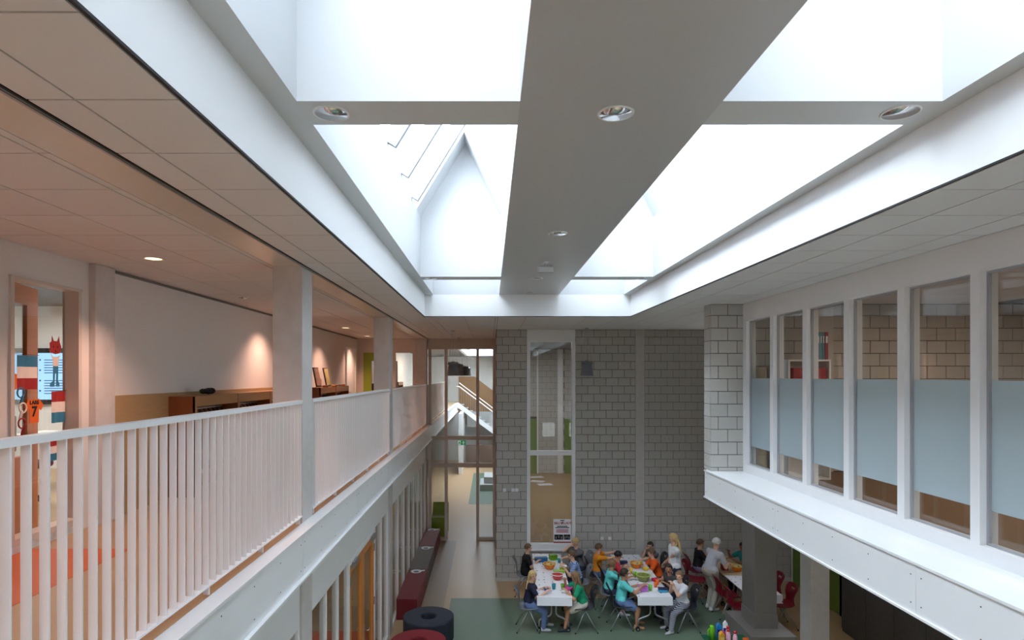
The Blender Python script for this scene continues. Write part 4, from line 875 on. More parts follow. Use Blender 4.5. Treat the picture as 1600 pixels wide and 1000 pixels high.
# ------------------------------------------------------------------ chairs
def chair_proto(mat, name='shell_chair'):
    t = thing(name, 'x', 'chair', (0,0,0))
    prof = [(0.205,0.425,0.36),(0.20,0.447,0.385),(0.15,0.452,0.41),(0.06,0.444,0.425),(-0.05,0.440,0.425),(-0.13,0.448,0.41),(-0.185,0.475,0.375),(-0.205,0.52,0.335),(-0.205,0.57,0.315),(-0.20,0.62,0.33),(-0.205,0.67,0.37),(-0.22,0.72,0.40),(-0.235,0.755,0.41),(-0.255,0.79,0.405),(-0.275,0.825,0.375),(-0.288,0.85,0.30),(-0.292,0.858,0.20)]
    nu = 12; vs_ = []; fs_ = []
    for i, (x, z, w) in enumerate(prof):
        for k in range(nu+1):
            u = -1+2*k/nu; dip = 0.018*(u*u) if i < 7 else 0.0; bow = 0.03*(u*u) if i >= 7 else 0.0
            vs_.append((x+bow, u*w/2, z+dip))
    n1 = nu+1
    for i in range(len(prof)-1):
        for k in range(nu):
            if i in (12,) and 4 <= k <= 7: continue        # hand hole in the back
            fs_.append((i*n1+k, i*n1+k+1, (i+1)*n1+k+1, (i+1)*n1+k))
    sh = MB().add(vs_, fs_).build('shell', mat, t, True, world=False)
    m = sh.modifiers.new('thickness', 'SOLIDIFY'); m.thickness = 0.012; m.offset = 0
    for s in (-1, 1):
        MB().tube([(0.01, s*0.15, 0.425), (0.205, s*0.215, 0.012)], 0.011, 8).build('leg', ALU, t, True, world=False)
        MB().tube([(-0.01, s*0.15, 0.425), (-0.235, s*0.215, 0.012)], 0.011, 8).build('leg', ALU, t, True, world=False)
        for x in (0.205, -0.235): MB().lathe([(0.014, 0), (0.014, 0.02), (0.011, 0.026)], (x, s*0.215, 0), 8).build('foot_cap', BLACKP, t, False, world=False)
    MB().tube([(0.0, -0.15, 0.425), (0.0, 0.15, 0.425)], 0.013, 8).build('crossbar', ALU, t, True, world=False)
    return t
PROTO = {}
def chair(kind, x, y, rz, label):
    m = {'grey': CH_GREY, 'black': CH_BLACK, 'red': CH_RED}[kind]
    if kind not in PROTO: PROTO[kind] = t = chair_proto(m)
    else: t = copy_tree(PROTO[kind])
    t.location = (x, y, 0.003 if (-0.885 < x < 4.95 and y < 13.79) else 0); t.rotation_euler = (0, 0, rz); tag(t, label, 'chair', '%s shell chairs' % kind); return t
R0, RL = 0.0, PI
chair('grey', 0.76, 12.12, R0, 'grey shell chair under the girl in the navy top')
chair('grey', 0.80, 14.08, R0, 'grey shell chair under the boy in black')
chair('black', 1.86, 12.10, RL+0.05, 'black shell chair under the girl in the green shirt')
chair('grey', 1.99, 13.52, RL, 'grey shell chair under the boy in the blue striped shirt')
chair('grey', 2.17, 14.46, RL+0.25, 'grey shell chair under the blond boy in the grey shirt')
chair('black', 2.46, 14.05, R0, 'black shell chair under the boy in the yellow orange shirt')
chair('black', 2.67, 13.50, R0, 'black shell chair under the boy in the red shirt')
chair('grey', 2.50, 12.88, R0, 'grey shell chair under the aqua girl with the ponytail')
chair('black', 2.62, 12.22, R0, 'black shell chair under the aqua girl nearest the camera')
chair('black', 3.88, 12.12, RL, 'black shell chair under the girl in the white shirt')
chair('black', 3.86, 12.70, RL, 'black shell chair under the laughing girl in grey')
chair('black', 3.86, 13.72, RL, 'black shell chair under the boy in the bright orange shirt')
chair('black', 3.90, 14.40, RL, 'black shell chair under the boy at the far end of the middle table')
chair('red', 4.86, 14.38, R0, 'dark red shell chair by the block wall, farthest from the camera')
chair('red', 4.62, 13.72, R0-0.5, 'dark red shell chair turned away behind the white haired woman')
chair('red', 4.98, 12.78, R0, 'dark red shell chair at the right table beside the white haired woman')
chair('red', 4.96, 12.12, R0, 'dark red shell chair half hidden by the grey clad pillar')
chair('red', 5.93, 12.95, RL, 'dark red shell chair right of the pillar, the farther of two')
chair('red', 5.86, 12.25, RL, 'dark red shell chair right of the pillar, the nearer of two')
chair('red', 5.98, 14.15, RL, 'dark red shell chair under the boy in teal')

# ------------------------------------------------------------------ folding tables on castors, paper covers
def table(x0, x1, y0, y1, rz, label, zt=0.735):
    cx, cy = (x0+x1)/2, (y0+y1)/2; L = (y1-y0)/2; W = (x1-x0)/2
    t = thing('folding_table', label, 'table', (cx, cy, 0.003), rz, 'white folding tables in rows')
    bevel(B(-W, W, -L, L, zt-0.025, zt).build('table_top', M('birch_edge_top', (214, 190, 150), 0.4), t, world=False), 0.004)
    for s in (-1, 1):
        yy = s*(L-0.16)
        for q in (-1, 1):
            pts = [(q*0.045, yy, zt-0.03), (q*0.045, yy, 0.40), (q*0.05, yy, 0.36), (q*0.075, yy, 0.325), (q*0.12, yy, 0.30), (q*0.24, yy, 0.255), (q*0.275, yy, 0.235), (q*0.29, yy, 0.20), (q*0.29, yy, 0.09)]
            MB().tube(pts, 0.017, 10).build('leg', ALU, t, True, world=False)
            c = MB().lathe([(0.0001, -0.016), (0.042, -0.016), (0.045, -0.010), (0.045, 0.010), (0.042, 0.016), (0.0001, 0.016)], (0, 0, 0), 18)
            c.v = [(q*0.29+x, yy+z, 0.045+y) for x, y, z in c.v]
            w = c.build('castor', BLACKP, t, False, world=False)
            h = MB().lathe([(0.0001, -0.020), (0.020, -0.020), (0.020, 0.020), (0.0001, 0.020)], (0, 0, 0), 12); h.v = [(q*0.29+x, yy+z, 0.045+y) for x, y, z in h.v]; h.build('hub', ALU, w, False, world=False)
            B(q*0.29-0.022, q*0.29+0.022, yy-0.026, yy+0.026, 0.06, 0.10).build('castor_fork', BLACKP, t, world=False)
    MB().tube([(0, -L+0.16, zt-0.045), (0, L-0.16, zt-0.045)], 0.015, 8).build('spine', ALU, t, True, world=False)
def cover_mat():
    m = bpy.data.materials.new('printed_paper'); m.use_nodes = True; nt = m.node_tree; b = nt.nodes['Principled BSDF']; b.inputs['Roughness'].default_value = 0.6
    tc = nt.nodes.new('ShaderNodeTexCoord'); vo = nt.nodes.new('ShaderNodeTexVoronoi'); vo.inputs['Scale'].default_value = 6.5; vo.inputs['Randomness'].default_value = 0.35
    no = nt.nodes.new('ShaderNodeTexNoise'); no.inputs['Scale'].default_value = 60; ad = nt.nodes.new('ShaderNodeMath'); ad.operation = 'MULTIPLY_ADD'; ad.inputs[1].default_value = 0.10
    nt.links.new(tc.outputs['Object'], vo.inputs['Vector']); nt.links.new(tc.outputs['Object'], no.inputs['Vector']); nt.links.new(no.outputs['Fac'], ad.inputs[0]); nt.links.new(vo.outputs['Distance'], ad.inputs[2])
    cr = nt.nodes.new('ShaderNodeValToRGB'); cr.color_ramp.elements[0].position = 0.165; cr.color_ramp.elements[1].position = 0.195
    cr.color_ramp.elements[0].color = rgb((84, 86, 112)); cr.color_ramp.elements[1].color = rgb((238, 238, 244)); nt.links.new(ad.outputs[0], cr.inputs[0]); nt.links.new(cr.outputs[0], b.inputs['Base Color']); return m
COVER = cover_mat()
def cover(cx, w, y0, y1, rz, label, drop=0.15, zt=0.739):
    cy = (y0+y1)/2; L = (y1-y0)/2; t = thing('paper_cover', label, 'tablecloth', (cx, cy, zt), rz, 'printed paper table covers')
    mb = MB(); n = 26; vs_ = []; fs_ = []
    for i in range(n+1):
        y = -L+2*L*i/n
        for x in (-w/2, w/2):
            zz = 0.003*math.sin(y*7+x*3); vs_ += [(x, y, zz+0.006), (x, y, 0.0)]
    for i in range(n):
        a = i*4; b = a+4; fs_ += [(a, a+2, b+2, b), (a+1, b+1, b+3, a+3), (a, b, b+1, a+1), (a+2, a+3, b+3, b+2)]
    fs_ += [(0, 1, 3, 2), (n*4, n*4+2, n*4+3, n*4+1)]
    mb.add(vs_, fs_).build('sheet', COVER, t, world=False)
    MB().prism([(-L-0.004, 0.006), (-L, 0.009), (-L+0.004, 0.0), (-L-0.004, -0.03), (-L-0.016, -drop), (-L-0.020, -drop)], 'x', -w/2, w/2).build('hanging_end', COVER, t, world=False)
TILT = -0.036
table(0.94, 1.60, 11.82, 13.22, TILT, 'white covered folding table nearest the camera in the left row')
table(1.00, 1.66, 13.26, 14.68, TILT, 'white covered folding table by the wall in the left row')
cover(1.30, 0.68, 11.80, 14.70, TILT, 'white printed paper cover on the left row of tables')
table(2.88, 3.54, 11.84, 13.22, -0.01, 'white covered folding table nearest the camera in the middle row')
table(2.90, 3.56, 13.26, 14.62, -0.01, 'white covered folding table by the wall in the middle row')
cover(3.22, 0.68, 11.82, 14.64, -0.01, 'white printed paper cover on the middle row of tables')
table(5.06, 5.72, 11.94, 13.14, 0.0, 'white covered folding table behind the grey clad pillar')
table(5.06, 5.72, 13.18, 14.54, 0.0, 'folding table by the wall in the right row')
cover(5.39, 0.68, 11.92, 13.12, 0.0, 'white printed paper cover on the right row of tables')

# ------------------------------------------------------------------ people
SKIN = [M('skin_fair', (226, 178, 150), 0.55), M('skin_tan', (196, 140, 108), 0.55), M('skin_brown', (140, 92, 66), 0.55)]
EYEM = M('eye_dark', (34, 26, 24), 0.25); LIPM = M('lips', (168, 84, 80), 0.5); LENS = M('glasses_frame', (30, 28, 32), 0.3)
def cloth(name, col, **k): return M('cloth_'+name, col, 0.85, **k)
def rem(o, vox, smooth=4):
    r = o.modifiers.new('union', 'REMESH'); r.mode = 'VOXEL'; r.voxel_size = vox; r.use_smooth_shade = True
    s = o.modifiers.new('soften', 'SMOOTH'); s.factor = 0.5; s.iterations = smooth; return o
def ik(S, T, a, b, hint):
    S = Vector(S); T = Vector(T); d = T-S; L = d.length
    if L > (a+b)*0.995: T = S+d.normalized()*(a+b)*0.995; d = T-S; L = d.length
    u = d.normalized(); x = (a*a-b*b+L*L)/(2*L); h = math.sqrt(max(a*a-x*x, 0)); hv = Vector(hint); hv = hv-u*hv.dot(u)
    if hv.length < 1e-4: hv = Vector((0,0,-1))-u*(-u.z)
    return S+u*x+hv.normalized()*h, T
def person(label, x, y, yaw, H, hands, pose='sit', lean=0.12, head=(0.0, 0.15), skin=0, shirt=(None, 'short'), bottoms=(None, 'long'), shoes=None, hair=('short', None), seat=0.452, group=None,
           side=0.0, mouth_open=False, glasses=False, stoop=0.0, adult=False, knee_out=0.10, feet=None, build=1.0, band=None):
    z0 = 0.003 if (-0.885 < x < 4.95 and y < 13.79) else 0.0
    t = thing('person', label, 'person', (x, y, z0), yaw, group)
    ca, sa = math.cos(yaw), math.sin(yaw)
    def loc(w): dx, dy = w[0]-x, w[1]-y; return Vector((dx*ca+dy*sa, -dx*sa+dy*ca, w[2]))
    k = H; sk_ = SKIN[skin]; bd = build
    P = Vector((0, 0, seat+0.055*k)) if pose == 'sit' else Vector((0, 0, 0.515*k))
    tl_ = 0.285*k
    axis = Vector((math.sin(lean), math.sin(side), math.cos(lean))).normalized()
    mid = P+axis*tl_*0.5; N = mid+(axis+Vector((math.sin(stoop), 0, 0))).normalized()*tl_*0.5
    fw = Vector((axis.z, 0, -axis.x)).normalized(); lf = Vector((0, 1, 0))
    hw = 0.108*k*(1.0 if not adult else 1.05)
    S = {s: N+lf*s*hw-axis*0.035*k for s in (-1, 1)}
    hh = 0.066*k if not adult else 0.062*k          # half the head height
    if not adult: hh = max(hh, 0.094)
    HC = N+axis*(0.03*k)+Vector((0.018, 0, hh*1.05))
    HR = Matrix.Rotation(head[0], 3, 'Z') @ Matrix.Rotation(head[1], 3, 'Y')
    def hp(a, b, c): return HC+HR @ Vector((a*hh, b*hh, c*hh))
    body = MB()
    body.cap(P+lf*0.05*k, 0.068*k*bd, P-lf*0.05*k, 0.068*k*bd); body.cap(P, 0.075*k*bd, mid, 0.068*k*bd)
    body.cap(mid, 0.068*k*bd, N-axis*0.07*k, 0.074*k*bd); body.cap(S[-1]-lf*-0.035*k-axis*0.025*k, 0.052*k, S[1]-lf*0.035*k-axis*0.025*k, 0.052*k)
    body.cap(S[-1], 0.036*k, S[1], 0.036*k); body.cap(N-axis*0.02*k, 0.034*k, HC-Vector((0.01, 0, hh*0.5)), 0.032*k)
    body.ell(HC+HR @ Vector((-0.05*hh, 0, 0.12*hh)), (0.86*hh, 0.72*hh, 0.88*hh), HR); body.ell(hp(0.18, 0, -0.42), (0.56*hh, 0.50*hh, 0.52*hh), HR)
    body.cap(hp(0.78, 0, 0.10), 0.07*hh, hp(0.90, 0, -0.16), 0.11*hh, 8); body.ell(hp(0.62, 0, -0.80), (0.16*hh, 0.22*hh, 0.14*hh), HR)
    for s in (-1, 1): body.ell(hp(-0.05, s*0.74, -0.05), (0.16*hh, 0.08*hh, 0.24*hh), HR)
    ua, fa = 0.170*k, 0.145*k; arms = {}
    for s, tw in ((-1, hands[0]), (1, hands[1])):
        T = loc(tw); E, W = ik(S[s], T, ua, fa, (-0.25, s*0.55, -1.0)); arms[s] = (S[s], E, W)
        body.cap(S[s], 0.033*k, E, 0.025*k); body.cap(E, 0.0255*k, W, 0.0175*k)
        d = (W-E).normalized(); pl = d.copy(); pl.z -= 0.25; pl.normalize()
        sd_ = Vector((0,0,1)).cross(pl); sd_ = sd_.normalized() if sd_.length > 1e-3 else lf; up = pl.cross(sd_).normalized()
        hl = 0.052*k; pc_ = W+pl*hl*0.5
        for q in (-1.0, -0.35, 0.35, 1.0): body.cap(W+sd_*q*0.008*k, 0.0095*k, W+pl*hl+sd_*q*0.018*k, 0.0085*k, 8)
        for q, fl_ in ((-1.0, 0.036), (-0.35, 0.046), (0.35, 0.049), (1.0, 0.043)):
            b0 = W+pl*hl+sd_*q*0.018*k; b1 = b0+(pl*0.85-up*0.35+sd_*q*0.10).normalized()*fl_*k*0.55; b2 = b1+(pl*0.45-up*0.85).normalized()*fl_*k*0.5
            body.cap(b0, 0.0078*k, b1, 0.0070*k, 7); body.cap(b1, 0.0070*k, b2, 0.0062*k, 7)
        th = W+pl*hl*0.35-sd_*s*0.020*k; t1 = th+(pl*0.7-sd_*s*0.75-up*0.15).normalized()*0.026*k; t2 = t1+(pl*0.9-sd_*s*0.1-up*0.35).normalized()*0.022*k
        body.cap(th, 0.0095*k, t1, 0.0080*k, 7); body.cap(t1, 0.0080*k, t2, 0.0068*k, 7)
    legs = {}
    th_l, sh_l = 0.240*k, 0.235*k
    for s in (-1, 1):
        hip = P+lf*s*0.052*k+Vector((0.01, 0, -0.01*k)); ank_z = 0.045*k
        if pose == 'sit':
            f = feet[0 if s < 0 else 1] if feet else (0.02*(s+1)*2-0.02, 0.0)
            kx = math.sqrt(max(th_l**2-(hip.z-0.02-(ank_z+sh_l*0.97))**2-knee_out**2*0.25, 0.02))
            A = Vector((hip.x+kx*0.96+f[0], s*(0.052*k+knee_out*0.5)+f[1], ank_z))
            K, A = ik(hip, A, th_l, sh_l, (1, s*0.2, 1.4))
        else:
            f = feet[0 if s < 0 else 1] if feet else (0.03*s, 0.0)
            K, A = ik(hip, Vector((hip.x+f[0], s*0.055*k+f[1], ank_z)), th_l*1.01, sh_l*1.02, (1, 0, 0))
        legs[s] = (hip, K, A)
        body.cap(hip, 0.056*k*bd, K, 0.036*k*bd); body.cap(K, 0.036*k*bd, K.lerp(A, 0.35)+Vector((-0.008*k, 0, 0)), 0.034*k*bd); body.cap(K.lerp(A, 0.35)+Vector((-0.008*k, 0, 0)), 0.034*k*bd, A, 0.022*k)
        body.cap(A+Vector((-0.02*k, 0, -0.022*k)), 0.021*k, A+Vector((0.085*k, s*0.01*k, -0.028*k)), 0.016*k)
    rem(body.build('body', sk_, t, True, world=False), 0.0095)
    # clothes
    g = 0.010
    sh = MB()
    sh.cap(P+lf*0.045*k+axis*0.02*k, 0.066*k*bd+g, P-lf*0.045*k+axis*0.02*k, 0.066*k*bd+g); sh.cap(P+axis*0.03*k, 0.074*k*bd+g, mid, 0.068*k*bd+g); sh.cap(mid, 0.068*k*bd+g, N-axis*0.07*k, 0.074*k*bd+g*0.9)
    sh.cap(S[-1]-lf*-0.035*k-axis*0.025*k, 0.052*k+g*0.8, S[1]-lf*0.035*k-axis*0.025*k, 0.052*k+g*0.8); sh.cap(S[-1], 0.036*k+g, S[1], 0.036*k+g)
    sl_ = {'short': 0.62, 'cap': 0.30, 'long': 1.0, 'none': 0.05}[shirt[1]]
    for s in (-1, 1):
        a, e, w = arms[s]; e2 = a.lerp(e, min(1, sl_)); sh.cap(a, 0.036*k+g, e2, 0.030*k+g*1.1)
        if shirt[1] == 'long': sh.cap(e, 0.028*k+g, w.lerp(e, 0.12), 0.020*k+g)
    rem(sh.build('shirt', shirt[0], t, True, world=False), 0.012)
    bo = MB(); bo.cap(P+lf*0.05*k, 0.069*k*bd+g*0.7, P-lf*0.05*k, 0.069*k*bd+g*0.7)
    for s in (-1, 1):
        hip, K, A = legs[s]
        if bottoms[1] == 'long': bo.cap(hip, 0.059*k*bd+g, K, 0.042*k*bd+g); bo.cap(K, 0.042*k*bd+g, A+Vector((0, 0, 0.012)), 0.027*k+g)
        elif bottoms[1] == 'short': bo.cap(hip, 0.058*k*bd+g*1.2, hip.lerp(K, 0.72), 0.045*k*bd+g*1.5)
        else: bo.cap(hip, 0.058*k*bd+g*1.6, hip.lerp(K, 0.8), 0.046*k*bd+g*2.4); bo.cap(hip.lerp(K, 0.45), 0.05*k, legs[-s][0].lerp(legs[-s][1], 0.45), 0.05*k)
    rem(bo.build('skirt' if bottoms[1] == 'skirt' else ('trousers' if bottoms[1] == 'long' else 'shorts'), bottoms[0], t, True, world=False), 0.012)
    for s in (-1, 1):
        A = legs[s][2]
        so = MB(); so.cap(A+Vector((-0.022*k, 0, -0.020*k)), 0.026*k, A+Vector((0.088*k, s*0.01*k, -0.026*k)), 0.021*k); so.cap(A+Vector((-0.016*k, 0, 0.0)), 0.026*k, A+Vector((0.02*k, 0, -0.012*k)), 0.024*k)
        so.v = [(a, b, max(c, 0.004)) for a, b, c in so.v]
        rem(so.build('shoe', shoes, t, True, world=False), 0.010, 2)
    # face and hair
    for s in (-1, 1): MB().ell(hp(0.735, s*0.29, 0.06), (0.06*hh, 0.11*hh, 0.07*hh), HR, 10, 6).build('eye', EYEM, t, True, world=False)
    MB().ell(hp(0.70, 0, -0.50), (0.08*hh, 0.22*hh, (0.16 if mouth_open else 0.05)*hh), HR, 12, 6).build('mouth', M('open_mouth', (90, 20, 24), 0.4) if mouth_open else LIPM, t, True, world=False)
    st_, hm = hair
    def hf(d):
        face = d.x > 0.30 and d.z < (0.42 if st_ != 'fringe' else 0.30) and abs(d.y) < 0.85
        low = d.z < (-0.45 if st_ in ('short', 'fringe', 'buzz') else -0.62)
        ear = d.x > 0.02 and d.z < -0.1
        return 0.80 if (face or low or (ear and st_ in ('short', 'fringe', 'buzz', 'pony', 'bun'))) else 1.0+0.025*math.sin(9*d.y+7*d.z)
    th_ = 1.05 if st_ == 'buzz' else 1.12
    hb = MB(); hb.ell(HC+HR @ Vector((-0.07*hh, 0, 0.16*hh)), (0.90*hh*th_, 0.77*hh*th_, 0.90*hh*th_), HR, 30, 20, fn=hf)
    if st_ == 'long':
        for q in (-0.6, -0.3, 0, 0.3, 0.6):
            hb.cap(hp(-0.62, q*0.8, 0.0), 0.30*hh, hp(-0.75, q, -1.1), 0.30*hh, 9); hb.cap(hp(-0.75, q, -1.1), 0.30*hh, N+Vector((-0.075*k, q*hh*1.05, -0.07*k)), 0.19*hh, 9)
        for s in (-1, 1): hb.cap(hp(-0.28, s*0.70, 0.0), 0.22*hh, hp(-0.25, s*0.78, -1.0), 0.18*hh, 8); hb.cap(hp(-0.25, s*0.78, -1.0), 0.18*hh, N+Vector((0.045*k, s*0.055*k, -0.07*k)), 0.10*hh, 8)
    if st_ == 'pony':
        hb.cap(hp(-0.9, 0, 0.15), 0.22*hh, hp(-1.30, 0, -0.35), 0.26*hh, 9); hb.cap(hp(-1.30, 0, -0.35), 0.26*hh, hp(-1.25, 0, -1.35), 0.12*hh, 9)
    if st_ == 'bun': hb.ell(hp(-0.95, 0, 0.55), (0.34*hh, 0.34*hh, 0.34*hh))
    hb.build('hair', hm, t, True, world=False)
    if st_ == 'pony' and band is not None: MB().ell(hp(-0.98, 0, 0.08), (0.14*hh, 0.26*hh, 0.26*hh), HR, 12, 6).build('hair_band', band, t, True, world=False)
    if glasses:
        gm = MB()
        for s in (-1, 1):
            gm.tube([tuple(hp(0.84, s*0.30+0.20*math.cos(a), 0.06+0.15*math.sin(a))) for a in [2*PI*i/12 for i in range(13)]], 0.022*hh, 5, False); gm.tube([tuple(hp(0.84, s*0.5, 0.08)), tuple(hp(0.0, s*0.78, 0.08))], 0.022*hh, 5)
        gm.build('glasses', LENS, t, True, world=False)
    return t
BLOND = M('hair_blond', (206, 176, 120), 0.6, var=0.15, vscale=60); BROWN = M('hair_brown', (104, 76, 54), 0.6, var=0.15, vscale=60); DKB = M('hair_dark_brown', (56, 42, 34), 0.6, var=0.15, vscale=60)
BLK = M('hair_black', (20, 18, 20), 0.5); GREYH = M('hair_white', (214, 212, 206), 0.7, var=0.1, vscale=60); LBR = M('hair_light_brown', (136, 102, 72), 0.6, var=0.15, vscale=60)
DENIM = cloth('denim', (108, 130, 178), var=0.08, vscale=40); DDEN = cloth('dark_denim', (44, 52, 76), var=0.08, vscale=40); BLKC = cloth('black', (24, 24, 28)); GREYC = cloth('grey', (104, 104, 108)); CREAM = cloth('cream', (220, 212, 200))
AQUA = cloth('aqua', (104, 216, 214)); SNEAK = cloth('sneaker_white', (196, 196, 200)); SNEAKD = cloth('sneaker_dark', (56, 58, 66))
def stripes(name, c1, c2, scale):
    m = bpy.data.materials.new(name); m.use_nodes = True; nt = m.node_tree; b = nt.nodes['Principled BSDF']; b.inputs['Roughness'].default_value = 0.85
    tc = nt.nodes.new('ShaderNodeTexCoord'); w = nt.nodes.new('ShaderNodeTexWave'); w.bands_direction = 'Z'; w.inputs['Scale'].default_value = scale; w.inputs['Distortion'].default_value = 2.0
    cr = nt.nodes.new('ShaderNodeValToRGB'); cr.color_ramp.elements[0].color = rgb(c1); cr.color_ramp.elements[1].color = rgb(c2); cr.color_ramp.elements[0].position = 0.4; cr.color_ramp.elements[1].position = 0.6
    nt.links.new(tc.outputs['Object'], w.inputs['Vector']); nt.links.new(w.outputs['Fac'], cr.inputs[0]); nt.links.new(cr.outputs[0], b.inputs['Base Color']); return m
BSTR = stripes('cloth_blue_stripes', (84, 118, 186), (176, 196, 226), 9); GSTR = stripes('cloth_grey_stripes', (176, 176, 186), (206, 206, 212), 16); LEGP = stripes('cloth_patterned_leggings', (40, 44, 70), (196, 198, 210), 14)
E_, W_ = 0.0, PI          # facing right / left
# left row of tables
person('girl with long blond hair in a navy top holding a blue bowl', 0.76, 12.12, E_, 1.40, ((1.10, 11.96, 0.80), (1.10, 12.20, 0.80)), lean=0.16, head=(-1.1, 0.0), shirt=(cloth('navy', (26, 30, 56)), 'short'), bottoms=(DENIM, 'long'), shoes=SNEAK, hair=('long', BLOND))
person('girl with long brown hair in a green shirt and cream trousers', 1.84, 12.10, W_, 1.40, ((1.50, 12.22, 0.94), (1.52, 11.97, 0.80)), lean=0.30, head=(-0.25, 0.12), skin=1, shirt=(cloth('green', (22, 150, 108)), 'short'), bottoms=(CREAM, 'short'), shoes=SNEAKD, hair=('long', LBR))
person('boy with short brown hair dressed in black at the left table', 0.80, 14.08, E_, 1.40, ((1.08, 13.98, 0.78), (1.06, 14.2, 0.78)), lean=0.14, head=(0.1, 0.05), shirt=(BLKC, 'short'), bottoms=(BLKC, 'short'), shoes=SNEAKD, hair=('buzz', BROWN))
person('boy with glasses in a blue striped shirt', 1.96, 13.52, W_, 1.42, ((1.66, 13.68, 0.80), (1.64, 13.42, 0.80)), lean=0.30, head=(0.1, 0.12), shirt=(BSTR, 'short'), bottoms=(DDEN, 'long'), shoes=SNEAKD, hair=('short', BROWN), glasses=True)
person('blond boy in a grey shirt resting his chin on his hand', 2.12, 14.44, W_+0.55, 1.52, ((1.92, 14.42, 1.04), (1.62, 14.10, 0.80)), lean=0.22, head=(0.25, 0.15), shirt=(GREYC, 'short'), bottoms=(DDEN, 'long'), shoes=SNEAKD, hair=('fringe', BLOND))
# middle row of tables
person('boy with brown hair in a yellow orange shirt reaching over the table', 2.46, 14.05, E_, 1.40, ((2.95, 13.90, 0.92), (2.92, 14.18, 0.95)), lean=0.08, head=(0, 0.05), shirt=(cloth('amber', (238, 148, 30)), 'short'), bottoms=(DENIM, 'long'), shoes=SNEAKD, hair=('fringe', BROWN))
person('boy with black hair in a red shirt bending over his food', 2.70, 13.50, E_, 1.40, ((2.98, 13.36, 0.80), (2.98, 13.60, 0.80)), lean=0.28, head=(0, 0.35), skin=1, shirt=(cloth('red', (206, 44, 66)), 'short'), bottoms=(DDEN, 'long'), shoes=SNEAKD, hair=('fringe', BLK))
person('girl with a ponytail in an aqua shirt on the grey chair', 2.50, 12.88, E_, 1.38, ((2.95, 12.78, 0.82), (2.95, 13.02, 0.82)), lean=0.16, head=(0.05, 0.10), skin=1, shirt=(AQUA, 'short'), bottoms=(DDEN, 'short'), shoes=SNEAK, hair=('pony', LBR), band=cloth('mint', (150, 230, 200)))
person('girl with dark hair in an aqua shirt and denim shorts nearest the camera', 2.62, 12.22, E_, 1.42, ((3.02, 12.06, 0.88), (3.00, 12.34, 0.80)), lean=0.14, head=(0.05, 0.08), skin=1, shirt=(AQUA, 'short'), bottoms=(DENIM, 'short'), shoes=M('tan_sandal', (190, 140, 112), 0.6), hair=('pony', DKB))
person('boy with glasses in grey sitting at the far end of the middle table', 3.86, 14.40, W_+0.7, 1.36, ((3.62, 14.18, 0.98), (3.50, 14.05, 0.80)), lean=0.24, head=(0.2, 0.1), shirt=(GREYC, 'short'), bottoms=(DDEN, 'long'), shoes=SNEAKD, hair=('buzz', DKB), glasses=True)
person('boy with brown hair in a bright orange shirt leaning on the table', 3.80, 13.72, W_, 1.42, ((3.42, 13.82, 0.80), (3.42, 13.58, 0.80)), lean=0.34, head=(0.1, 0.2), shirt=(cloth('orange', (240, 96, 20)), 'short'), bottoms=(DDEN, 'long'), shoes=SNEAKD, hair=('short', BROWN))
person('laughing girl with dark tied hair in a grey top', 3.82, 12.70, W_+0.5, 1.34, ((3.52, 12.66, 0.80), (3.60, 12.42, 0.80)), lean=0.26, head=(0.75, -0.05), skin=1, shirt=(cloth('charcoal', (74, 72, 76)), 'none'), bottoms=(DDEN, 'long'), shoes=SNEAKD, hair=('bun', DKB), mouth_open=True)
person('girl in a white shirt and patterned leggings clasping her hands', 3.84, 12.12, W_+0.35, 1.40, ((3.58, 12.02, 0.90), (3.60, 11.94, 0.92)), lean=0.16, head=(0.55, 0.0), shirt=(cloth('white', (226, 226, 234)), 'short'), bottoms=(LEGP, 'long'), shoes=SNEAK, hair=('bun', LBR))
person('standing blond woman in a white printed top with sunglasses on her head', 4.02, 13.24, W_, 1.68, ((3.86, 13.10, 0.86), (3.84, 13.44, 0.90)), pose='stand', lean=0.04, head=(0.1, 0.28), shirt=(cloth('white_print', (232, 232, 236), var=0.12, vscale=9), 'cap'), bottoms=(DDEN, 'long'), shoes=SNEAKD, hair=('long', BLOND), adult=True)
# right row of tables
person('standing white haired woman in a pale striped blouse and beige trousers', 4.74, 13.12, E_+0.35, 1.62, ((5.16, 13.16, 0.98), (5.10, 13.42, 1.0)), pose='stand', lean=0.22, stoop=0.25, head=(0.1, 0.3), shirt=(GSTR, 'short'), bottoms=(cloth('beige', (176, 168, 156)), 'long'), shoes=M('white_slip_on', (214, 212, 208), 0.5), hair=('short', GREYH), adult=True, build=1.1)
person('child in black with a checked skirt behind the white haired woman', 4.90, 14.38, E_, 1.44, ((5.20, 14.28, 0.82), (5.20, 14.48, 0.82)), lean=0.12, head=(0, 0.1), shirt=(BLKC, 'short'), bottoms=(cloth('checked', (160, 140, 176), var=0.4, vscale=30), 'skirt'), shoes=SNEAK, hair=('short', BROWN))
person('boy with black hair in a teal shirt at the right table', 5.94, 14.15, W_+0.2, 1.42, ((5.58, 14.24, 0.94), (5.56, 13.98, 0.84)), lean=0.12, head=(0.1, 0.1), skin=2, shirt=(cloth('teal', (16, 128, 124)), 'short'), bottoms=(DDEN, 'long'), shoes=SNEAKD, hair=('short', BLK))

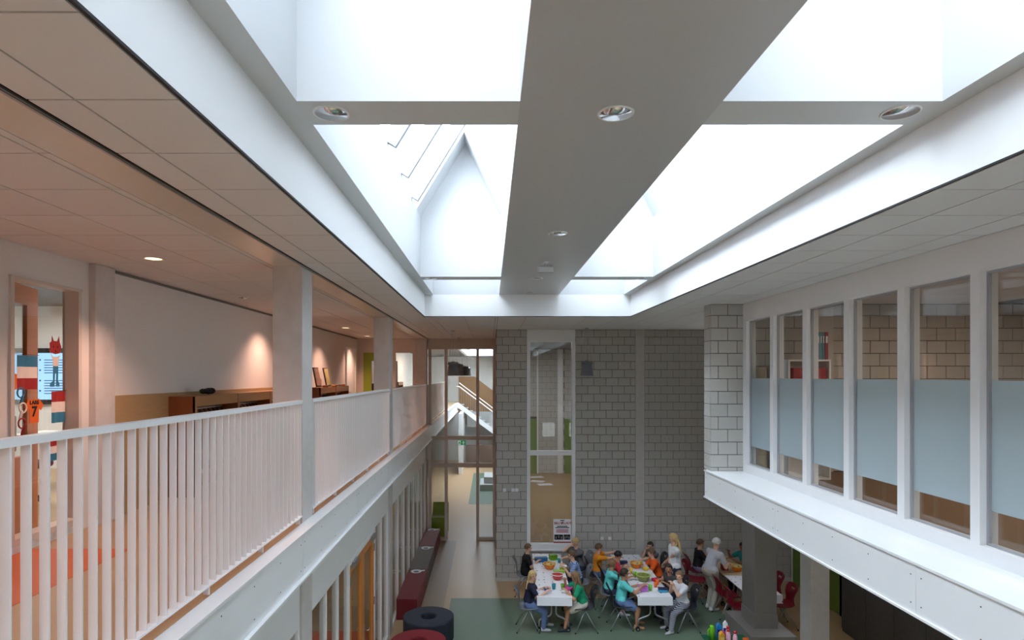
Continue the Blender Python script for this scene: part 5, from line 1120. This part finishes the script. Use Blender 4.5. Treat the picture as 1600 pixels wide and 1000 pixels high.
# ------------------------------------------------------------------ things on the tables
TZ = 0.7495
def pl_(name, c): return M('plastic_'+name, c, 0.3)
def cup(x, y, c, label, h=0.095, r=0.038):
    t = MB().lathe([(0.0001, 0.0), (r*0.74, 0.0), (r, h), (r*0.93, h), (r*0.70, 0.006), (0.0001, 0.006)], (x, y, TZ), 20).build('cup', pl_(label.split()[0], c), None, True); return tag(t, label, 'cup', 'plastic cups on the tables')
def bowl(x, y, c, rim, food, label, r=0.13, h=0.12):
    t = thing('bowl', label, 'bowl', (x, y, TZ), group='plastic bowls on the tables')
    MB().lathe([(0.0001, 0.0), (r*0.62, 0.0), (r*0.98, h*0.93), (r*0.90, h*0.93), (r*0.55, 0.01), (0.0001, 0.01)], (x, y, TZ), 26).build('shell', c, t, True)
    MB().lathe([(r*0.88, h*0.92), (r*1.02, h*0.92), (r*1.04, h), (r*0.90, h)], (x, y, TZ), 26, closed=True).build('rim', rim, t, True)
    if food is not None:
        mb = MB(); rr = random.Random(3)
        for k in range(26):
            a = rr.uniform(0, 6.28); q = r*0.72*math.sqrt(rr.random()); mb.ell((x+q*math.cos(a), y+q*math.sin(a), TZ+h*0.80+rr.uniform(0, 0.02)), (0.028, 0.022, 0.012), Matrix.Rotation(rr.uniform(0, 3), 3, 'Z') @ Matrix.Rotation(rr.uniform(-.5, .5), 3, 'X'), 8, 5)
        f = mb.build('snacks', food, t, True); f['kind'] = 'stuff'
def lunchbox(x, y, w, d, h, c, lid, label, rz=0.0, open_=False):
    t = thing('lunch_box', label, 'box', (x, y, TZ), rz, 'lunch boxes on the tables')
    bevel(B(-w/2, w/2, -d/2, d/2, 0, h*0.7).build('base', c, t, world=False), 0.01, 3); bevel(B(-w/2-0.004, w/2+0.004, -d/2-0.004, d/2+0.004, h*0.7+0.001, h).build('lid', lid, t, world=False), 0.008, 3)
    for s in (-1, 1): B(s*w/2-0.006, s*w/2+0.008, -0.02, 0.02, h*0.45, h*0.85).build('clip', lid, t, world=False)
CHIP = M('potato_snack', (224, 200, 146), 0.7); ORB = M('orange_pattern_bowl', (222, 118, 26), 0.35, var=0.3, vscale=26); YEL = pl_('yellow', (244, 204, 60)); LIMEP = pl_('limegreen', (160, 190, 40))
BLUEP = pl_('petrol', (20, 104, 150)); REDCH = M('red_check_bowl', (196, 70, 60), 0.4, var=0.5, vscale=40)
bowl(1.32, 13.55, ORB, YEL, CHIP, 'orange patterned bowl of snacks with a yellow rim on the left table', 0.14)
bowl(1.42, 12.85, REDCH, PAPER, None, 'small red and white checked bowl on the left table', 0.13, 0.11)
lunchbox(1.18, 14.10, 0.28, 0.13, 0.09, BLUEP, BLUEP, 'long petrol blue lunch box at the wall end of the left table', 0.15)
lunchbox(1.47, 14.22, 0.17, 0.14, 0.12, pl_('green', (104, 160, 30)), pl_('green', (104, 160, 30)), 'green cube shaped lunch box on the left table', 0.3)
lunchbox(1.62, 13.52, 0.16, 0.11, 0.08, LIMEP, PAPER, 'lime green box with a white top on the left table', -0.1); lunchbox(1.50, 13.27, 0.24, 0.10, 0.055, LIMEP, LIMEP, 'flat lime green lunch box on the left table')
cup(1.22, 13.83, (24, 84, 176), 'blue plastic cup beside the petrol lunch box'); cup(1.58, 13.98, (20, 140, 160), 'teal plastic cup beside the green cube lunch box'); cup(1.28, 12.25, (20, 140, 160), 'teal plastic cup at the near end of the left table', 0.11, 0.042); cup(1.46, 12.25, (130, 176, 30), 'green plastic cup at the near end of the left table', 0.105, 0.042)
bowl(1.135, 12.17, pl_('cobalt', (44, 92, 170)), pl_('cobalt', (44, 92, 170)), None, 'small blue bowl in the hands of the blond girl', 0.075, 0.06); bowl(1.575, 12.20, pl_('pink', (226, 80, 170)), pl_('pink', (226, 80, 170)), None, 'small pink bowl before the girl in green', 0.075, 0.06)
bowl(3.26, 13.62, ORB, YEL, CHIP, 'orange patterned bowl of snacks on the middle table', 0.14); bowl(3.21, 12.75, M('green_pattern_bowl', (136, 140, 80), 0.4, var=0.4, vscale=26), pl_('lightlime', (196, 220, 96)), None, 'pale green patterned bowl on the middle table', 0.15, 0.13)
cup(3.08, 13.30, (244, 204, 40), 'yellow plastic cup near the orange snack bowl'); cup(3.10, 13.02, (104, 190, 30), 'lime plastic cup halfway along the middle table'); cup(3.36, 12.36, (244, 110, 30), 'orange plastic cup, nearer of two on the middle table'); cup(3.44, 12.52, (240, 100, 20), 'orange plastic cup, farther of two on the middle table')
cup(3.20, 12.17, (104, 180, 30), 'lime plastic cup beside the lilac lunch box', 0.11); lunchbox(3.06, 12.16, 0.16, 0.13, 0.10, pl_('lilac', (206, 120, 220)), pl_('lilac', (206, 120, 220)), 'lilac lunch box at the near end of the middle table', 0.1)
lunchbox(3.47, 12.72, 0.15, 0.12, 0.06, pl_('crimson', (214, 36, 76)), pl_('crimson', (214, 36, 76)), 'crimson lunch box beside the pale green bowl', 0.3); lunchbox(3.44, 12.12, 0.17, 0.13, 0.07, pl_('cyan', (60, 170, 210)), pl_('nightblue', (36, 40, 80)), 'cyan lunch box with a dark lid at the near end', -0.1)
lunchbox(3.04, 13.86, 0.16, 0.11, 0.08, pl_('nightblue', (36, 40, 80)), pl_('nightblue', (36, 40, 80)), 'dark blue lunch box before the boy in red')
bowl(3.44, 13.44, YEL, YEL, None, 'small yellow bowl under the hands of the boy in orange', 0.07, 0.05)
TZ = 0.7385
bowl(5.44, 13.42, ORB, YEL, CHIP, 'yellow and orange snack bowl on the right table', 0.13); lunchbox(5.20, 13.5, 0.14, 0.11, 0.13, pl_('darkred', (150, 30, 40)), pl_('darkred', (150, 30, 40)), 'dark red box on the right table'); lunchbox(5.62, 13.68, 0.18, 0.14, 0.06, BLACKP, BLACKP, 'flat black box on the right table beside the pillar')

# green table with drinks at the lower edge
g = thing('drinks_table', 'dark green table with bottles and cartons at the lower edge', 'table', (3.86, 9.75, 0.003))
GT = M('dark_green_laminate', (18, 84, 58), 0.4); bevel(B(3.52, 4.22, 9.35, 10.16, 0.70, 0.725).build('table_top', GT, g), 0.004)
for x, y in ((3.57, 9.4), (4.17, 9.4), (3.57, 10.11), (4.17, 10.11)): MB().tube([(x, y, 0.003), (x, y, 0.70)], 0.018).build('leg', ALU, g, True)
TZ = 0.7255
for k, (x, y) in enumerate(((3.86, 9.86), (3.94, 9.78), (3.90, 9.98))):
    t = thing('drink_bottle', 'pink yoghurt drink bottle with a red cap, %s' % ['left of the front pair', 'right of the front pair', 'behind the front pair'][k], 'bottle', (x, y, TZ), group='pink bottles on the green table')
    MB().lathe([(0.0001, 0), (0.036, 0), (0.038, 0.02), (0.038, 0.11), (0.030, 0.145), (0.018, 0.165), (0.017, 0.185), (0.0001, 0.185)], (x, y, TZ), 20).build('bottle_body', pl_('rose', (236, 176, 196)), t, True)
    MB().lathe([(0.022, 0.18), (0.022, 0.21), (0.0001, 0.213)], (x, y, TZ), 16).build('cap', pl_('capred', (210, 20, 30)), t, True)
t = thing('syrup_can', 'lime green drink bottle at the left end of the group', 'bottle', (3.64, 9.98, TZ)); MB().lathe([(0.0001, 0), (0.042, 0), (0.042, 0.16), (0.034, 0.19), (0.034, 0.225), (0.0001, 0.23)], (3.64, 9.98, TZ), 20).build('bottle_body', pl_('lime', (130, 196, 30)), t, True); MB().tube([(3.60, 9.98, TZ+0.17), (3.575, 9.98, TZ+0.15), (3.575, 9.98, TZ+0.07), (3.60, 9.98, TZ+0.05)], 0.01).build('handle', pl_('lime', (130, 196, 30)), t, True)
def carton(x, y, w, d, h, c, c2, label, rz=0.0):
    t = thing('drink_carton', label, 'carton', (x, y, TZ), rz, 'drink cartons on the green table'); MB().prism([(-w/2, 0), (w/2, 0), (w/2, h*0.82), (0.006, h), (-0.006, h), (-w/2, h*0.82)], 'y', -d/2, d/2).build('carton_body', c, t, world=False)
    B(-w/2+0.008, w/2-0.008, -d/2-0.0015, -d/2, h*0.2, h*0.6).build('printed_panel', c2, t, world=False); return t
carton(3.73, 9.80, 0.075, 0.07, 0.20, pl_('mango', (232, 166, 60)), pl_('mango2', (240, 206, 120)), 'orange juice carton before the lime bottle', 0.1); carton(3.78, 10.05, 0.08, 0.07, 0.235, pl_('azure', (30, 130, 200)), pl_('navyprint', (30, 40, 130)), 'blue milk carton at the back of the group', -0.1); carton(3.90, 10.09, 0.075, 0.07, 0.25, PAPER, pl_('navyprint', (30, 40, 130)), 'white carton with blue print at the back right', -0.3)
tag(MB().ell((3.80, 9.93, TZ+0.085), (0.045, 0.045, 0.085)).build('berry_bottle', pl_('berry', (160, 30, 80)), None, True), 'round berry red bottle between the cartons', 'bottle'); tag(MB().prism([(9.84, TZ), (9.90, TZ), (9.873, TZ+0.075), (9.867, TZ+0.075)], 'x', 4.10, 4.19).build('folded_card', FO), 'small orange folded card on the right end of the green table', 'card')
